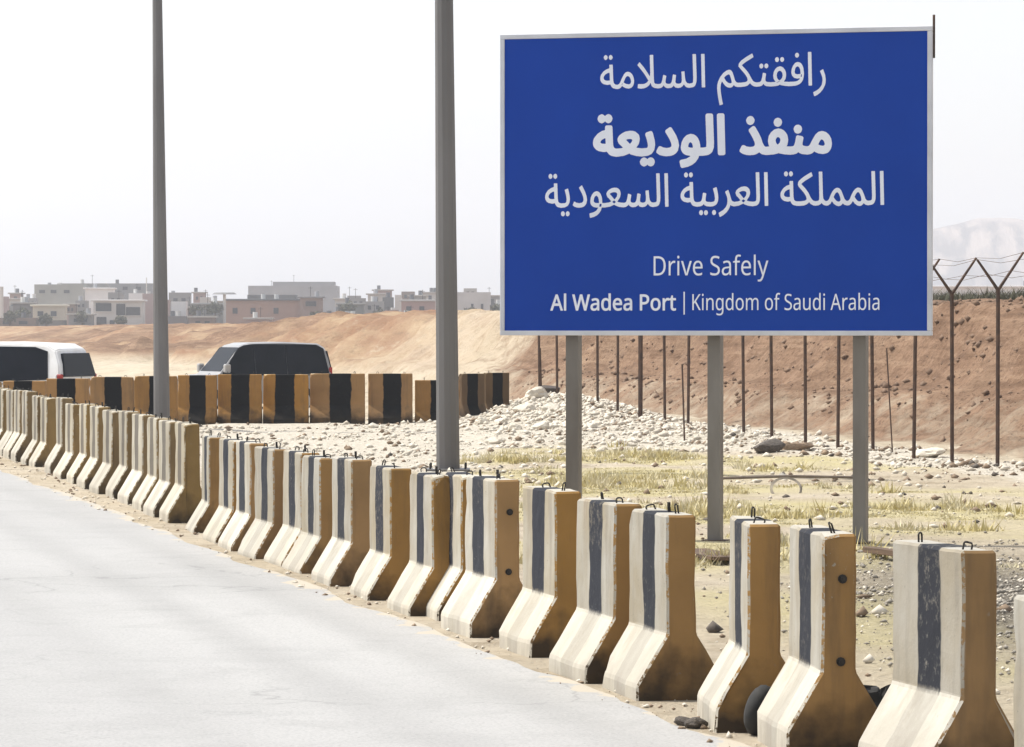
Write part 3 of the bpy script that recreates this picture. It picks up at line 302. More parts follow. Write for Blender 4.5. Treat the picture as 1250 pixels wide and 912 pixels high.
'L1': '2440 -115 2428 -114 2416 -111 2416 -79 2416 -78 2426 -80 2444 -81 2468 -76 2472 -74 2488 -58 2492 -52 2502 -34 2514 -4 2515 0 2412 254 2412 258 2454 258 2457 256 2517 98 2528 64 2531 50 2533 42 2534 42 2536 44 2544 74 2560 122 2609 256 2612 258 2652 258 2654 256 2545 -34 2523 -78 2506 -96 2492 -107 2474 -113 2458 -114 2456 -115;1066 -5 1034 -1 1004 10 978 30 961 54 949 88 945 124 949 166 959 200 975 226 980 231 998 246 1026 259 1060 263 1090 259 1117 248 1134 234 1138 229 1153 208 1158 194 1162 180 1164 154 1165 150 1165 124 1164 121 992 121 990 120 994 86 996 80 1012 54 1036 37 1070 31 1074 31 1114 36 1150 48 1154 48 1154 14 1152 11 1116 -1 1076 -4 1074 -5;1426 -5 1396 -3 1380 0 1364 3 1342 11 1340 14 1340 52 1344 52 1382 39 1434 33 1460 34 1476 38 1480 39 1494 48 1505 60 1507 62 1511 72 1513 86 1513 90 1511 104 1506 116 1500 124 1494 130 1482 138 1396 175 1369 196 1364 200 1349 224 1344 258 1344 264 1347 286 1357 306 1359 310 1375 326 1396 338 1422 346 1430 346 1432 347 1444 347 1448 348 1459 348 1506 343 1546 330 1547 328 1547 326 1536 294 1534 292 1496 305 1456 310 1432 309 1416 304 1404 297 1396 288 1392 282 1389 274 1388 266 1388 254 1389 244 1396 230 1404 220 1410 216 1421 210 1460 193 1512 168 1528 156 1538 146 1547 136 1554 116 1556 104 1557 90 1553 62 1547 50 1541 38 1523 20 1500 7 1470 -2 1454 -3 1450 -4 1442 -4 1438 -5;1678 -5 1660 -3 1640 3 1626 13 1612 28 1604 48 1601 70 1609 106 1633 132 1670 147 1722 154 1744 154 1748 155 1768 156 1769 158 1769 172 1766 194 1764 200 1756 214 1754 216 1738 225 1718 228 1714 228 1676 222 1646 209 1644 209 1642 210 1631 236 1631 240 1634 242 1666 255 1676 257 1716 262 1754 258 1762 256 1786 242 1804 216 1805 210 1810 176 1810 1 1808 0 1780 1 1778 4 1772 34 1770 37 1745 12 1720 0 1686 -5;2162 -5 2130 -1 2100 10 2074 30 2057 54 2045 88 2041 124 2045 166 2055 200 2071 226 2076 231 2094 246 2122 259 2156 263 2186 259 2213 248 2230 234 2234 229 2249 208 2254 194 2258 180 2260 154 2261 150 2261 124 2260 121 2088 121 2086 120 2090 86 2092 80 2108 54 2132 37 2166 31 2170 31 2210 36 2246 48 2250 48 2250 14 2248 11 2212 -1 2172 -4 2170 -5;48 0 47 2 48 343 50 344 156 344 200 339 242 324 270 306 276 300 301 268 315 232 318 220 320 192 322 178 320 150 317 122 301 80 294 69 272 43 240 20 196 5 144 0;394 0 392 2 392 256 394 258 424 258 426 257 428 252 431 218 432 212 434 211 436 214 451 234 455 238 480 256 494 261 499 262 510 263 518 263 522 262 530 262 542 260 543 258 542 252 537 222 536 221 526 223 510 224 484 219 480 218 460 202 455 198 440 174 434 140 434 2 432 0;592 0 591 2 591 256 594 258 632 258 633 256 633 2 630 0;772 0 771 2 766 14 676 252 675 258 716 258 720 256 775 104 790 58 794 40 796 39 796 39 798 40 802 58 821 116 872 256 876 258 918 258 917 252 821 2 818 0;1904 0 1902 2 1902 224 1900 225 1858 225 1856 228 1856 244 1858 246 1894 256 1901 260 1902 280 1903 284 1904 304 1911 328 1922 345 1940 358 1960 366 1968 367 1988 368 2006 366 2014 365 2034 359 2035 358 2031 348 2025 328 2024 326 2006 331 1990 333 1984 333 1966 330 1954 318 1946 302 1944 278 1944 259 1946 258 2008 258 2009 256 2009 226 2006 225 1946 225 1944 224 1944 2 1942 0;2328 0 2327 2 2327 364 2330 366 2368 366 2369 364 2369 2 2366 0;1689 30 1694 29 1722 34 1746 46 1752 53 1763 70 1768 102 1768 125 1766 126 1752 126 1748 125 1726 124 1696 121 1686 119 1665 110 1650 94 1645 70 1648 52 1656 42 1660 38 1672 32;91 38 142 37 146 38 160 38 162 39 170 39 196 45 223 56 238 68 243 74 257 90 267 114 274 142 275 164 276 168 276 178 275 180 272 216 261 250 242 273 239 276 218 292 184 303 166 304 164 305 154 305 150 306 92 306 90 305 90 40;991 154 1120 154 1121 156 1120 160 1120 168 1116 188 1111 200 1107 206 1103 210 1094 219 1078 226 1058 228 1030 223 1011 208 998 188 996 182 991 160;2087 154 2216 154 2217 156 2216 160 2216 168 2212 188 2207 200 2203 206 2199 210 2190 219 2174 226 2154 228 2126 223 2107 208 2094 188 2092 182 2087 160;608 301 602 302 597 306 594 309 589 316 587 330 589 340 596 349 606 354 612 355 614 354 628 349 631 346 635 340 637 326 635 316 630 307 614 301',
'L2': '1102 -14 1086 -12 1062 -5 1046 5 1038 14 1029 24 1021 44 1019 54 1017 70 1026 110 1038 124 1054 140 1088 154 1100 157 1148 163 1170 163 1184 164 1185 172 1182 194 1176 206 1172 210 1158 217 1142 219 1138 219 1106 214 1072 200 1068 200 1064 200 1059 206 1047 236 1047 240 1047 244 1052 249 1088 263 1100 266 1142 271 1184 266 1188 265 1200 259 1216 251 1218 248 1224 242 1236 222 1239 210 1244 176 1244 2 1243 -4 1238 -8 1234 -9 1206 -9 1200 -8 1197 -4 1195 -2 1191 18 1190 20 1190 20 1174 4 1148 -8 1138 -10 1110 -14;1400 -14 1390 -13 1378 -11 1360 -5 1340 6 1320 26 1309 42 1299 68 1293 96 1293 110 1292 114 1292 142 1293 146 1293 160 1298 184 1301 194 1309 214 1323 234 1340 252 1362 263 1384 270 1400 271 1402 272 1410 272 1438 268 1446 266 1472 252 1478 247 1478 247 1478 326 1478 364 1479 370 1484 374 1490 375 1528 375 1532 374 1535 372 1537 370 1538 364 1538 2 1537 -4 1535 -6 1532 -8 1528 -9 1498 -9 1492 -8 1490 -7 1487 -4 1485 4 1484 14 1482 17 1482 17 1470 6 1446 -8 1436 -10 1408 -14;1718 -14 1686 -10 1672 -6 1652 2 1630 19 1622 27 1604 50 1595 74 1591 88 1587 124 1591 166 1603 204 1619 230 1628 239 1646 254 1674 267 1684 269 1710 272 1736 269 1746 267 1772 256 1790 242 1798 234 1812 212 1813 208 1823 178 1825 162 1825 154 1826 150 1826 122 1825 118 1820 113 1814 112 1651 112 1651 106 1654 86 1666 66 1670 60 1692 45 1722 40 1726 40 1746 43 1760 44 1804 58 1808 57 1813 52 1814 46 1814 14 1813 8 1808 4 1766 -10 1728 -13 1726 -14;1940 -14 1922 -12 1898 -5 1884 5 1866 24 1858 44 1856 56 1856 64 1855 68 1855 72 1863 110 1876 124 1891 140 1924 154 1938 157 1984 163 2006 163 2021 164 2022 172 2019 194 2013 206 2010 210 1996 217 1980 219 1944 214 1910 200 1906 200 1902 200 1896 206 1884 236 1884 240 1884 244 1890 249 1924 263 1938 266 1978 271 2020 266 2026 265 2040 258 2052 251 2057 246 2060 244 2075 220 2077 210 2081 178 2081 2 2080 -4 2076 -8 2070 -9 2044 -9 2038 -8 2035 -4 2033 -2 2029 18 2028 19 2026 18 2012 4 1986 -8 1976 -10 1948 -14;2666 -14 2648 -12 2618 -3 2600 8 2578 28 2566 44 2554 70 2547 98 2545 132 2549 170 2557 198 2560 206 2578 231 2586 239 2606 255 2632 266 2644 269 2650 269 2672 272 2676 272 2680 271 2702 269 2712 267 2738 256 2758 240 2768 230 2785 206 2797 174 2799 162 2799 156 2802 132 2802 124 2801 120 2800 98 2792 68 2782 44 2769 28 2748 8 2726 -4 2698 -12 2680 -13 2678 -14;3132 -14 3118 -12 3096 -6 3082 3 3071 14 3064 22 3058 36 3055 48 3054 66 3053 70 3053 214 3052 216 3028 216 3022 217 3018 221 3017 224 3016 226 3014 224 3013 218 3008 213 3002 212 2992 214 2976 215 2954 210 2932 195 2930 192 2916 170 2911 140 2911 2 2910 -4 2906 -8 2900 -9 2862 -9 2856 -8 2854 -5 2852 -4 2851 2 2851 256 2852 262 2856 265 2864 267 2892 267 2898 265 2902 260 2904 252 2905 236 2906 234 2908 235 2920 247 2942 264 2958 269 2968 271 2986 272 2990 271 3004 270 3014 268 3018 264 3019 258 3018 252 3018 251 3020 251 3024 255 3054 268 3070 318 3074 324 3080 326 3102 326 3108 324 3112 320 3113 316 3113 270 3114 268 3178 267 3182 266 3186 263 3187 262 3188 256 3188 226 3187 222 3183 218 3176 216 3116 216 3113 214 3113 76 3115 60 3122 48 3132 41 3142 39 3148 39 3150 40 3166 41 3178 44 3184 43 3186 41 3188 38 3189 34 3189 4 3188 0 3184 -4 3182 -6 3162 -12 3144 -13 3142 -14;0 -9 -4 -8 -8 -4 -8 0 -7 8 123 342 126 348 130 352 136 354 172 354 176 353 182 348 244 186 314 8 315 0 315 -2 312 -7 304 -9 264 -9 258 -8 254 -4 216 96 214 97 94 97 90 96 52 -4 48 -8 42 -9;348 -9 344 -8 341 -4 339 2 339 364 340 370 342 372 344 374 350 375 390 375 394 374 398 370 400 364 400 2 399 -4 397 -6 394 -8 390 -9;654 -9 648 -7 644 -2 560 316 553 342 554 348 558 352 564 353 606 353 612 352 616 346 657 188 676 106 678 104 679 106 682 120 746 342 748 348 752 351 758 353 800 353 804 352 809 348 872 140 881 104 882 102 884 104 890 130 944 346 946 348 950 352 956 353 996 353 1002 352 1004 349 1006 348 1007 342 917 6 915 -2 913 -4 910 -8 904 -9 866 -9 860 -8 855 -4 852 4 796 192 781 248 780 251 778 251 766 204 705 -2 701 -8 696 -9;2284 -9 2280 -8 2276 -4 2274 2 2274 342 2275 348 2280 352 2284 353 2376 353 2388 351 2426 347 2436 345 2475 326 2493 308 2499 298 2503 290 2506 280 2510 266 2511 258 2512 242 2506 206 2504 198 2495 178 2474 156 2464 148 2458 145 2438 136 2402 127 2376 126 2372 125 2336 124 2335 122 2335 2 2334 -4 2330 -8 2324 -9;1114 38 1118 38 1142 42 1154 47 1164 53 1167 56 1180 74 1184 102 1184 116 1176 117 1172 116 1151 116 1120 112 1116 111 1094 102 1083 90 1079 72 1081 56 1088 46 1090 45 1102 40;1951 38 1956 38 1980 42 1990 47 2002 53 2004 56 2017 74 2021 102 2020 116 2014 117 2010 116 1988 116 1958 112 1952 111 1931 102 1920 90 1916 72 1919 56 1928 46 1940 40;1411 40 1414 39 1444 44 1463 58 1473 80 1475 86 1478 118 1478 132 1477 134 1475 164 1474 170 1464 196 1446 213 1420 218 1412 219 1386 213 1369 196 1357 164 1353 130 1357 92 1358 86 1368 61 1386 45;2669 40 2676 39 2692 41 2696 42 2710 49 2723 62 2734 84 2738 100 2739 120 2740 124 2740 134 2739 138 2739 150 2738 160 2733 178 2723 196 2712 207 2706 210 2692 216 2678 217 2672 218 2642 213 2624 196 2611 168 2610 164 2609 146 2607 132 2609 100 2614 80 2624 60 2634 50 2637 48 2654 41;113 154 194 154 195 156 192 164 164 236 156 262 154 266 154 266 115 164 112 156;1653 164 1762 163 1763 164 1763 168 1760 184 1758 190 1748 204 1742 211 1728 217 1724 218 1708 219 1686 215 1671 204 1667 200 1656 182 1652 164;2336 180 2366 180 2370 181 2392 182 2406 185 2412 186 2430 195 2440 204 2447 220 2448 226 2449 242 2445 266 2433 282 2430 283 2412 292 2404 294 2396 294 2372 297 2338 297 2336 296 2335 182',
'L3': '854 -115 808 -111 768 -99 766 -96 766 -62 768 -61 770 -61 808 -75 816 -76 824 -76 826 -77 862 -80 892 -75 912 -61 928 -38 932 -10 932 8 933 12 934 32 932 34 932 33 916 16 900 5 878 -2 864 -4 848 -5 828 -3 809 4 788 16 774 30 753 72 746 130 753 184 775 228 791 244 806 254 812 256 828 260 850 263 854 263 878 260 898 253 904 250 916 242 930 226 934 224 934 225 936 228 939 248 942 258 972 258 974 256 974 -8 971 -40 961 -68 948 -84 944 -88 925 -102 896 -112 866 -114 864 -115;1142 -5 1124 -3 1106 3 1086 14 1072 28 1058 48 1050 66 1048 74 1044 96 1043 118 1042 122 1042 134 1043 138 1044 162 1049 188 1058 210 1070 228 1085 242 1106 255 1126 261 1140 262 1144 263 1150 263 1184 258 1210 244 1228 226 1230 226 1231 228 1229 240 1229 252 1228 256 1228 302 1228 365 1230 366 1268 366 1270 364 1270 2 1268 0 1237 0 1235 4 1231 32 1230 34 1228 35 1208 14 1184 0 1150 -5;1450 -5 1430 -3 1408 4 1388 16 1369 32 1357 48 1346 74 1340 98 1339 120 1338 122 1338 134 1339 138 1339 148 1340 150 1341 170 1351 200 1370 227 1392 247 1420 258 1428 260 1434 260 1454 263 1460 263 1462 262 1476 261 1490 259 1518 248 1540 231 1544 226 1561 202 1572 170 1575 142 1575 136 1576 132 1576 124 1575 120 1574 98 1568 72 1558 48 1546 32 1527 16 1506 4 1482 -3 1464 -4 1462 -5;2316 -5 2298 -3 2274 4 2254 16 2235 32 2223 48 2212 74 2206 98 2205 120 2204 122 2204 134 2205 138 2205 148 2206 150 2207 170 2217 200 2236 227 2260 247 2286 258 2294 260 2300 260 2320 263 2326 263 2328 262 2334 262 2358 259 2382 249 2386 246 2406 231 2410 226 2427 202 2439 170 2440 160 2440 150 2441 148 2441 138 2442 134 2442 124 2441 120 2440 98 2434 72 2424 48 2412 32 2394 16 2372 4 2348 -3 2330 -4 2328 -5;2870 -5 2840 -3 2824 0 2808 3 2784 11 2783 14 2784 52 2788 52 2826 39 2878 33 2904 34 2920 38 2924 39 2938 48 2949 60 2951 62 2955 72 2957 86 2957 90 2955 104 2950 116 2944 124 2938 130 2926 138 2840 175 2813 196 2808 200 2793 224 2788 258 2788 264 2791 286 2801 306 2803 310 2819 326 2840 338 2866 346 2874 346 2876 347 2888 347 2892 348 2902 348 2904 347 2950 343 2990 329 2991 328 2991 326 2980 294 2978 292 2940 305 2900 310 2876 309 2860 304 2848 296 2840 288 2836 282 2833 274 2832 266 2832 254 2833 244 2840 230 2848 220 2854 216 2865 210 2904 193 2956 168 2972 156 2982 146 2991 136 2998 116 2999 100 3000 96 3000 88 2997 64 2991 50 2985 38 2968 22 2944 7 2914 -2 2898 -3 2894 -4 2886 -4 2882 -5;3122 -5 3104 -3 3084 3 3070 13 3056 28 3048 48 3045 70 3053 106 3077 132 3114 147 3166 154 3188 154 3192 155 3212 156 3213 158 3213 172 3210 194 3208 200 3200 214 3198 216 3182 225 3162 228 3158 228 3120 222 3090 209 3088 209 3086 210 3075 236 3075 240 3078 242 3110 255 3120 257 3160 262 3198 258 3206 256 3230 242 3248 216 3249 210 3254 176 3254 1 3252 0 3224 1 3222 4 3216 34 3214 37 3189 12 3164 0 3130 -5;3420 -5 3396 -2 3372 5 3358 16 3354 20 3341 38 3334 60 3331 86 3331 256 3332 258 3372 258 3374 256 3374 90 3377 64 3387 48 3390 44 3406 34 3430 30 3458 33 3476 40 3480 44 3491 54 3494 60 3501 76 3505 96 3506 116 3507 120 3507 256 3508 258 3546 258 3549 256 3549 2 3546 0 3516 0 3513 10 3510 30 3508 33 3508 34 3486 12 3464 2 3458 -1 3452 -2 3428 -5;3718 -5 3698 -3 3680 3 3660 14 3647 28 3633 48 3625 66 3623 74 3619 96 3618 118 3617 122 3617 134 3618 138 3619 162 3624 188 3633 210 3645 228 3660 242 3682 255 3700 261 3716 262 3718 263 3726 263 3758 258 3784 244 3802 226 3805 226 3806 228 3804 240 3804 252 3803 256 3803 302 3804 365 3806 366 3842 366 3845 364 3845 2 3842 0 3812 0 3810 4 3806 32 3804 34 3804 35 3783 14 3758 0 3726 -5;4740 -5 4722 -3 4704 3 4688 13 4674 28 4666 48 4664 68 4664 72 4671 106 4695 132 4732 147 4784 154 4806 154 4810 155 4830 156 4831 158 4831 174 4828 198 4819 214 4816 217 4800 225 4780 228 4770 227 4738 222 4708 209 4706 209 4704 210 4693 238 4693 240 4698 242 4728 255 4738 257 4778 262 4816 258 4822 256 4850 242 4867 216 4868 210 4873 176 4872 1 4870 0 4842 1 4841 4 4835 34 4832 37 4808 12 4782 0 4748 -5;5070 -5 5048 -2 5026 6 5010 17 4996 31 4994 33 4992 32 4990 30 4984 2 4982 1 4956 0 4953 2 4953 364 4956 366 4992 366 4994 365 4995 290 4995 264 4994 258 4994 242 4992 228 4993 224 4996 225 5010 240 5022 249 5026 252 5038 256 5048 259 5072 262 5080 262 5082 261 5098 260 5118 254 5136 243 5146 234 5154 227 5165 210 5174 188 5179 162 5180 138 5181 136 5181 124 5180 120 5180 110 5179 106 5178 88 5168 54 5153 30 5132 10 5106 -1 5078 -5;5430 -5 5412 -3 5394 3 5378 13 5364 28 5356 48 5354 68 5354 72 5361 106 5385 132 5422 147 5474 154 5496 154 5500 155 5520 156 5521 158 5521 174 5518 198 5509 214 5506 217 5490 225 5470 228 5460 227 5428 222 5398 209 5396 209 5394 210 5383 238 5383 240 5388 242 5418 255 5428 257 5468 262 5506 258 5512 256 5540 242 5557 216 5558 210 5563 176 5562 1 5560 0 5532 1 5531 4 5525 34 5522 37 5498 12 5472 0 5438 -5;48 0 47 2 48 343 50 344 88 344 90 342 90 176 92 176 96 180 120 208 148 238 235 336 242 344 290 344 292 344 292 342 228 273 157 196 156 194 292 8 297 2 297 0 250 0 246 1 128 161 124 163 98 140 91 134 90 132 90 2 88 0;340 0 339 2 339 256 342 258 380 258 381 256 381 2 378 0;464 0 463 2 463 256 464 258 496 258 498 254 502 226 504 224 504 223 506 224 527 244 530 247 554 258 586 263 628 257 656 240 674 212 680 170 680 72 680 1 678 0 640 0 638 1 638 166 635 192 625 212 608 223 580 227 544 221 526 206 522 202 509 174 505 136 505 2 502 0;1644 0 1643 2 1643 256 1644 258 1676 257 1678 254 1683 226 1684 224 1686 223 1707 246 1732 258 1760 263 1784 261 1790 260 1813 252 1830 238 1840 220 1842 219 1846 222 1856 236 1862 241 1880 252 1902 260 1926 263 1964 257 1990 240 2007 214 2009 206 2009 200 2013 170 2013 2 2010 0 1974 0 1972 1 1971 68 1971 168 1968 194 1960 210 1957 214 1942 223 1920 227 1886 222 1868 207 1864 204 1853 178 1849 144 1849 2 1846 0 1808 0 1807 2 1807 166 1801 200 1794 211 1790 215 1784 220 1774 224 1766 226 1756 227 1732 224 1714 217 1702 204 1692 186 1688 168 1685 138 1685 2 1682 0;2522 0 2521 2 2521 224 2518 225 2478 225 2476 228 2476 244 2478 246 2506 254 2520 260 2521 280 2522 284 2523 304 2530 326 2542 344 2558 358 2580 366 2588 367 2606 368 2626 366 2638 364 2654 359 2654 356 2650 346 2644 328 2642 326 2626 331 2612 332 2608 333 2604 333 2586 330 2573 318 2567 304 2565 296 2565 290 2563 278 2564 259 2566 258 2627 258 2628 256 2628 226 2626 225 2566 225 2563 224 2563 2 2560 0;3928 0 3927 2 3927 256 3930 258 3968 258 3970 256 3970 2 3968 0;4138 0 4137 2 4140 12 4267 338 4270 344 4306 345 4310 344 4376 174 4439 12 4442 2 4442 0 4400 0 4398 1 4357 104 4354 106 4220 106 4217 100 4180 1 4176 0;4486 0 4484 2 4484 256 4486 258 4516 258 4518 257 4520 250 4522 218 4523 212 4524 211 4527 214 4543 234 4548 240 4570 256 4586 261 4590 261 4602 263 4610 263 4630 261 4633 260 4634 258 4629 222 4628 222 4626 221 4616 223 4600 224 4576 219 4572 218 4552 202 4547 198 4532 174 4526 140 4526 2 4524 0;5250 0 5248 2 5248 256 5250 258 5290 258 5291 256 5291 2 5288 0;3133 30 3138 29 3166 34 3190 46 3196 53 3207 70 3212 102 3212 125 3210 126 3196 126 3192 125 3170 124 3138 121 3128 118 3109 110 3094 94 3089 70 3092 52 3100 42 3104 38 3116 32;4752 30 4756 29 4786 34 4802 43 4810 48 4825 70 4831 102 4830 125 4828 126 4814 126 4810 125 4789 124 4758 121 4748 119 4727 110 4712 94 4708 72 4711 52 4719 42 4722 38 4736 32;5442 30 5446 29 5476 34 5492 43 5500 48 5515 70 5521 102 5520 125 5518 126 5504 126 5500 125 5479 124 5448 121 5438 119 5417 110 5402 94 5398 72 5401 52 5409 42 5412 38 5426 32;856 30 860 30 892 35 904 40 915 52 929 78 933 114 933 134 932 138 931 160 925 186 916 202 910 209 900 217 882 225 866 226 856 227 836 224 822 216 808 202 797 180 792 158 791 136 790 134 790 124 791 122 791 114 792 110 794 86 806 56 812 50 828 36;1152 30 1156 30 1190 36 1212 54 1224 80 1228 118 1228 132 1227 134 1227 142 1226 146 1226 154 1224 170 1214 200 1208 206 1190 221 1160 227 1154 228 1126 221 1103 200 1090 170 1085 130 1090 86 1102 58 1124 37;1453 30 1460 30 1482 33 1499 42 1513 56 1523 72 1526 80 1530 100 1531 120 1532 124 1530 158 1524 182 1514 200 1498 216 1480 224 1460 226 1454 227 1422 221 1399 200 1386 170 1381 130 1383 100 1389 76 1398 58 1414 42 1418 40 1432 33;2319 30 2326 30 2348 33 2365 42 2379 56 2389 72 2392 80 2397 100 2398 120 2399 124 2399 134 2398 138 2398 150 2397 160 2390 182 2380 200 2366 215 2360 218 2348 224 2327 226 2322 227 2288 221 2265 200 2252 170 2247 130 2249 100 2254 80 2257 72 2266 56 2280 42 2286 39 2298 33;3727 30 3730 30 3764 36 3787 54 3799 80 3804 118 3804 132 3803 134 3803 142 3802 146 3802 154 3800 170 3789 200 3784 206 3766 221 3737 226 3728 228 3702 222 3698 220 3678 200 3665 170 3661 130 3665 86 3677 58 3698 37;5066 30 5068 30 5074 31 5100 37 5120 56 5133 86 5137 126 5133 172 5120 202 5116 206 5098 221 5066 227 5060 226 5050 226 5040 224 5025 218 5011 204 5001 182 4997 162 4996 140 4995 136 4995 124 4996 122 4996 114 4997 110 4999 86 5010 57 5016 51 5032 37;4236 146 4342 146 4342 148 4340 154 4302 256 4291 294 4290 297 4288 296 4283 282 4272 242 4237 152;356 301 350 302 345 306 342 309 337 316 335 330 337 340 344 349 354 354 360 355 364 354 376 349 379 346 383 340 385 326 383 316 376 307 360 301;3944 301 3938 302 3933 306 3930 308 3926 316 3924 330 3926 340 3930 346 3932 349 3942 354 3948 355 3952 354 3965 348 3972 341 3973 332 3973 324 3972 316 3966 307 3950 301;5266 301 5260 302 5254 306 5252 308 5247 316 5245 330 5247 340 5250 346 5254 349 5260 353 5264 354 5270 355 5274 354 5286 349 5289 346 5293 340 5295 326 5293 316 5286 307 5270 301',
}
HAZE = 0.0003
# ------------------------------------------------------------------ terrain
EDGE0, SL = 5.164, 0.2198           # road edge line X = EDGE0 - SL*Y
def sstep(a, b, x):
    t = np.clip((x - a) / (b - a), 0, 1); return t * t * (3 - 2 * t)

def fbm(X, Y, sc, seed=0, octs=4):
    """cheap value noise on numpy arrays"""
    out = np.zeros_like(X); amp = 1.0; tot = 0
    for o in range(octs):
        x = X * sc + seed * 13.7 + o * 5.1; y = Y * sc + seed * 7.3 + o * 9.7
        xi = np.floor(x); yi = np.floor(y); fx = x - xi; fy = y - yi
        fx = fx * fx * (3 - 2 * fx); fy = fy * fy * (3 - 2 * fy)
        def hsh(a, b):
            v = np.sin(a * 127.1 + b * 311.7 + seed * 17.3) * 43758.5453
            return v - np.floor(v)
        v = (hsh(xi, yi) * (1 - fx) + hsh(xi + 1, yi) * fx) * (1 - fy) + (hsh(xi, yi + 1) * (1 - fx) + hsh(xi + 1, yi + 1) * fx) * fy
        out += v * amp; tot += amp; amp *= .5; sc *= 2.03
    return out / tot

def ground_h(X, Y):
    X = np.asarray(X, float); Y = np.asarray(Y, float)
    d = X - (EDGE0 - SL * Y)                 # distance right of the road edge
    wv = X + 0.18 * Y                        # distance coordinate across the fence line
    n1 = fbm(X, Y, .35, 1); n2 = fbm(X, Y, 1.6, 2); n3 = fbm(X, Y, .09, 3)
    offroad = sstep(0.15, 1.2, d)
    z = offroad * ((n2 - .5) * .07) + sstep(1.6, 3.5, d) * ((n1 - .5) * .16)
    z *= 1 - .9 * np.exp(-(((X - 2.0) / 2.6) ** 2 + ((Y - 36.5) / 3.0) ** 2))
    z = np.where(Y > 400, 0, z)
    # rubble mound beside the black barriers
    z += .48 * np.exp(-(((X - .9) / 1.7) ** 2 + ((Y - 86) / 7.5) ** 2))
    z += .16 * np.exp(-(((X - 1.6) / 2.2) ** 2 + ((Y - 73) / 6) ** 2))
    # side road lies lower, beyond the black barriers
    left = 1 - sstep(14.5, 17.5, wv)
    low = sstep(81.5, 92, Y) * left * sstep(-30, -12, d * 0 + X + 0 * Y + 40)
    z -= .30 * low
    # excavated bank
    jag = (fbm(X, Y, .22, 5) - .5) * 2.0 + (fbm(X, Y, .8, 6) - .5) * .7
    wj = wv + jag * (1 + np.clip((Y - 100) / 90, 0, 3))
    far = sstep(110, 260, Y)
    top = 2.34 - .43 * far
    low_b = .75 * sstep(18.6, 20.0, wj)
    high_b = (top - .75) * sstep(20.2, 22.2 + 5 * far, wj)
    z += (low_b + high_b) + .30 * low * sstep(18.6, 21, wj)
    z += (fbm(X, Y, .9, 7) - .5) * .35 * sstep(19, 20.5, wj) * (1 - sstep(300, 500, Y))
    # earth heap left of the far road
    z += 1.0 * np.exp(-(((X + 21.5) / 2.6) ** 2 + ((Y - 215) / 14) ** 2))
    z += .40 * np.exp(-(((X + 3.0) / 7.0) ** 2 + ((Y - 190) / 14) ** 2))
    z += (fbm(X, Y, .35, 8, 5) - .5) * .8 * sstep(118, 150, Y) * sstep(16.5, 19.5, wj) * (1 - sstep(330, 450, Y))
    # traffic side of the road stays flat
    onroad = (d < .15) & (Y < 140)
    z = np.where(onroad, 0.0, z)
    return z

def gh(x, y): return float(ground_h(np.array([x]), np.array([y]))[0])

def axis(a, b, step, lo, hi, g):
    v = list(np.arange(a, b + 1e-6, step)); s = step; x = v[-1]
    while x < hi: s *= g; x += s; v.append(min(x, hi))
    s = step; x = v[0]; pre = []
    while x > lo: s *= g; x -= s; pre.append(max(x, lo))
    return np.array(sorted(set(pre)) + v)
xs = axis(-26, 14, .26, -2500, 2500, 1.12)
ys = axis(14, 130, .26, -60, 5200, 1.022)
GX, GY = np.meshgrid(xs, ys)
GZ = ground_h(GX, GY)
nx, ny = len(xs), len(ys)
def grid_mesh(name, X, Y, Z):
    ny, nx = X.shape
    co = np.stack([X, Y, Z], -1).reshape(-1, 3)
    i = np.arange(ny * nx).reshape(ny, nx)
    q = np.stack([i[:-1, :-1], i[:-1, 1:], i[1:, 1:], i[1:, :-1]], -1).reshape(-1, 4)
    me = bpy.data.meshes.new(name)
    me.vertices.add(len(co)); me.vertices.foreach_set('co', co.ravel())
    me.loops.add(q.size); me.loops.foreach_set('vertex_index', q.ravel().astype(np.int32))
    me.polygons.add(len(q)); me.polygons.foreach_set('loop_start', np.arange(0, q.size, 4, dtype=np.int32))
    me.polygons.foreach_set('use_smooth', np.ones(len(q), bool))
    me.update(calc_edges=True); me.validate()
    return me
gm = grid_mesh('ground', GX, GY, GZ)
# zones: R = red bank soil, G = dry grass, B = grey gravel
D = GX - (EDGE0 - SL * GY); WV = GX + .18 * GY
_jag = (fbm(GX, GY, .22, 5) - .5) * 2.0 + (fbm(GX, GY, .8, 6) - .5) * .7
_wj = WV + _jag * (1 + np.clip((GY - 100) / 90, 0, 3))
red = sstep(17.9, 18.8, _wj) * (1 - .8 * sstep(104, 126, GY)) * (.55 + .45 * sstep(19.6, 20.6, _wj))
red = np.maximum(red, (.35 + .4 * sstep(.42, .6, fbm(GX, GY, .12, 10))) * sstep(.30, .9, GZ) * sstep(120, 150, GY) * (1 - sstep(330, 520, GY)) * sstep(-.5, 1.5, -GX - 5.5 + 9 * (fbm(GX, GY, .2, 12) - .5)))
gr = sstep(-2.0, .6, GX) * sstep(1.4, 3.0, D) * (1 - sstep(15.6, 17.0, WV)) * sstep(.30, .52, fbm(GX, GY, .28, 11)) * (1 - sstep(62, 76, GY))
gvl = np.exp(-(((GX - 3.6) / 1.1) ** 2 + ((GY - 28.5) / 5.5) ** 2)) * 1.3 * sstep(1.4, 2.0, D)
ca = gm.color_attributes.new('zone', 'FLOAT_COLOR', 'POINT')
rub = np.exp(-(((GX - .9) / 2.2) ** 2 + ((GY - 84) / 8) ** 2)) + np.exp(-(((GX - 2.3) / 2.6) ** 2 + ((GY - 71) / 8) ** 2)) + .9 * np.exp(-((WV - 16.6) / 1.0) ** 2) * (1 - sstep(80, 90, GY))
rub += .75 * sstep(1.6, 2.6, D) * (1 - sstep(-1.5, .6, GX)) * sstep(50, 58, GY) * (1 - sstep(80, 84, GY)) * (.5 + fbm(GX, GY, .5, 19))
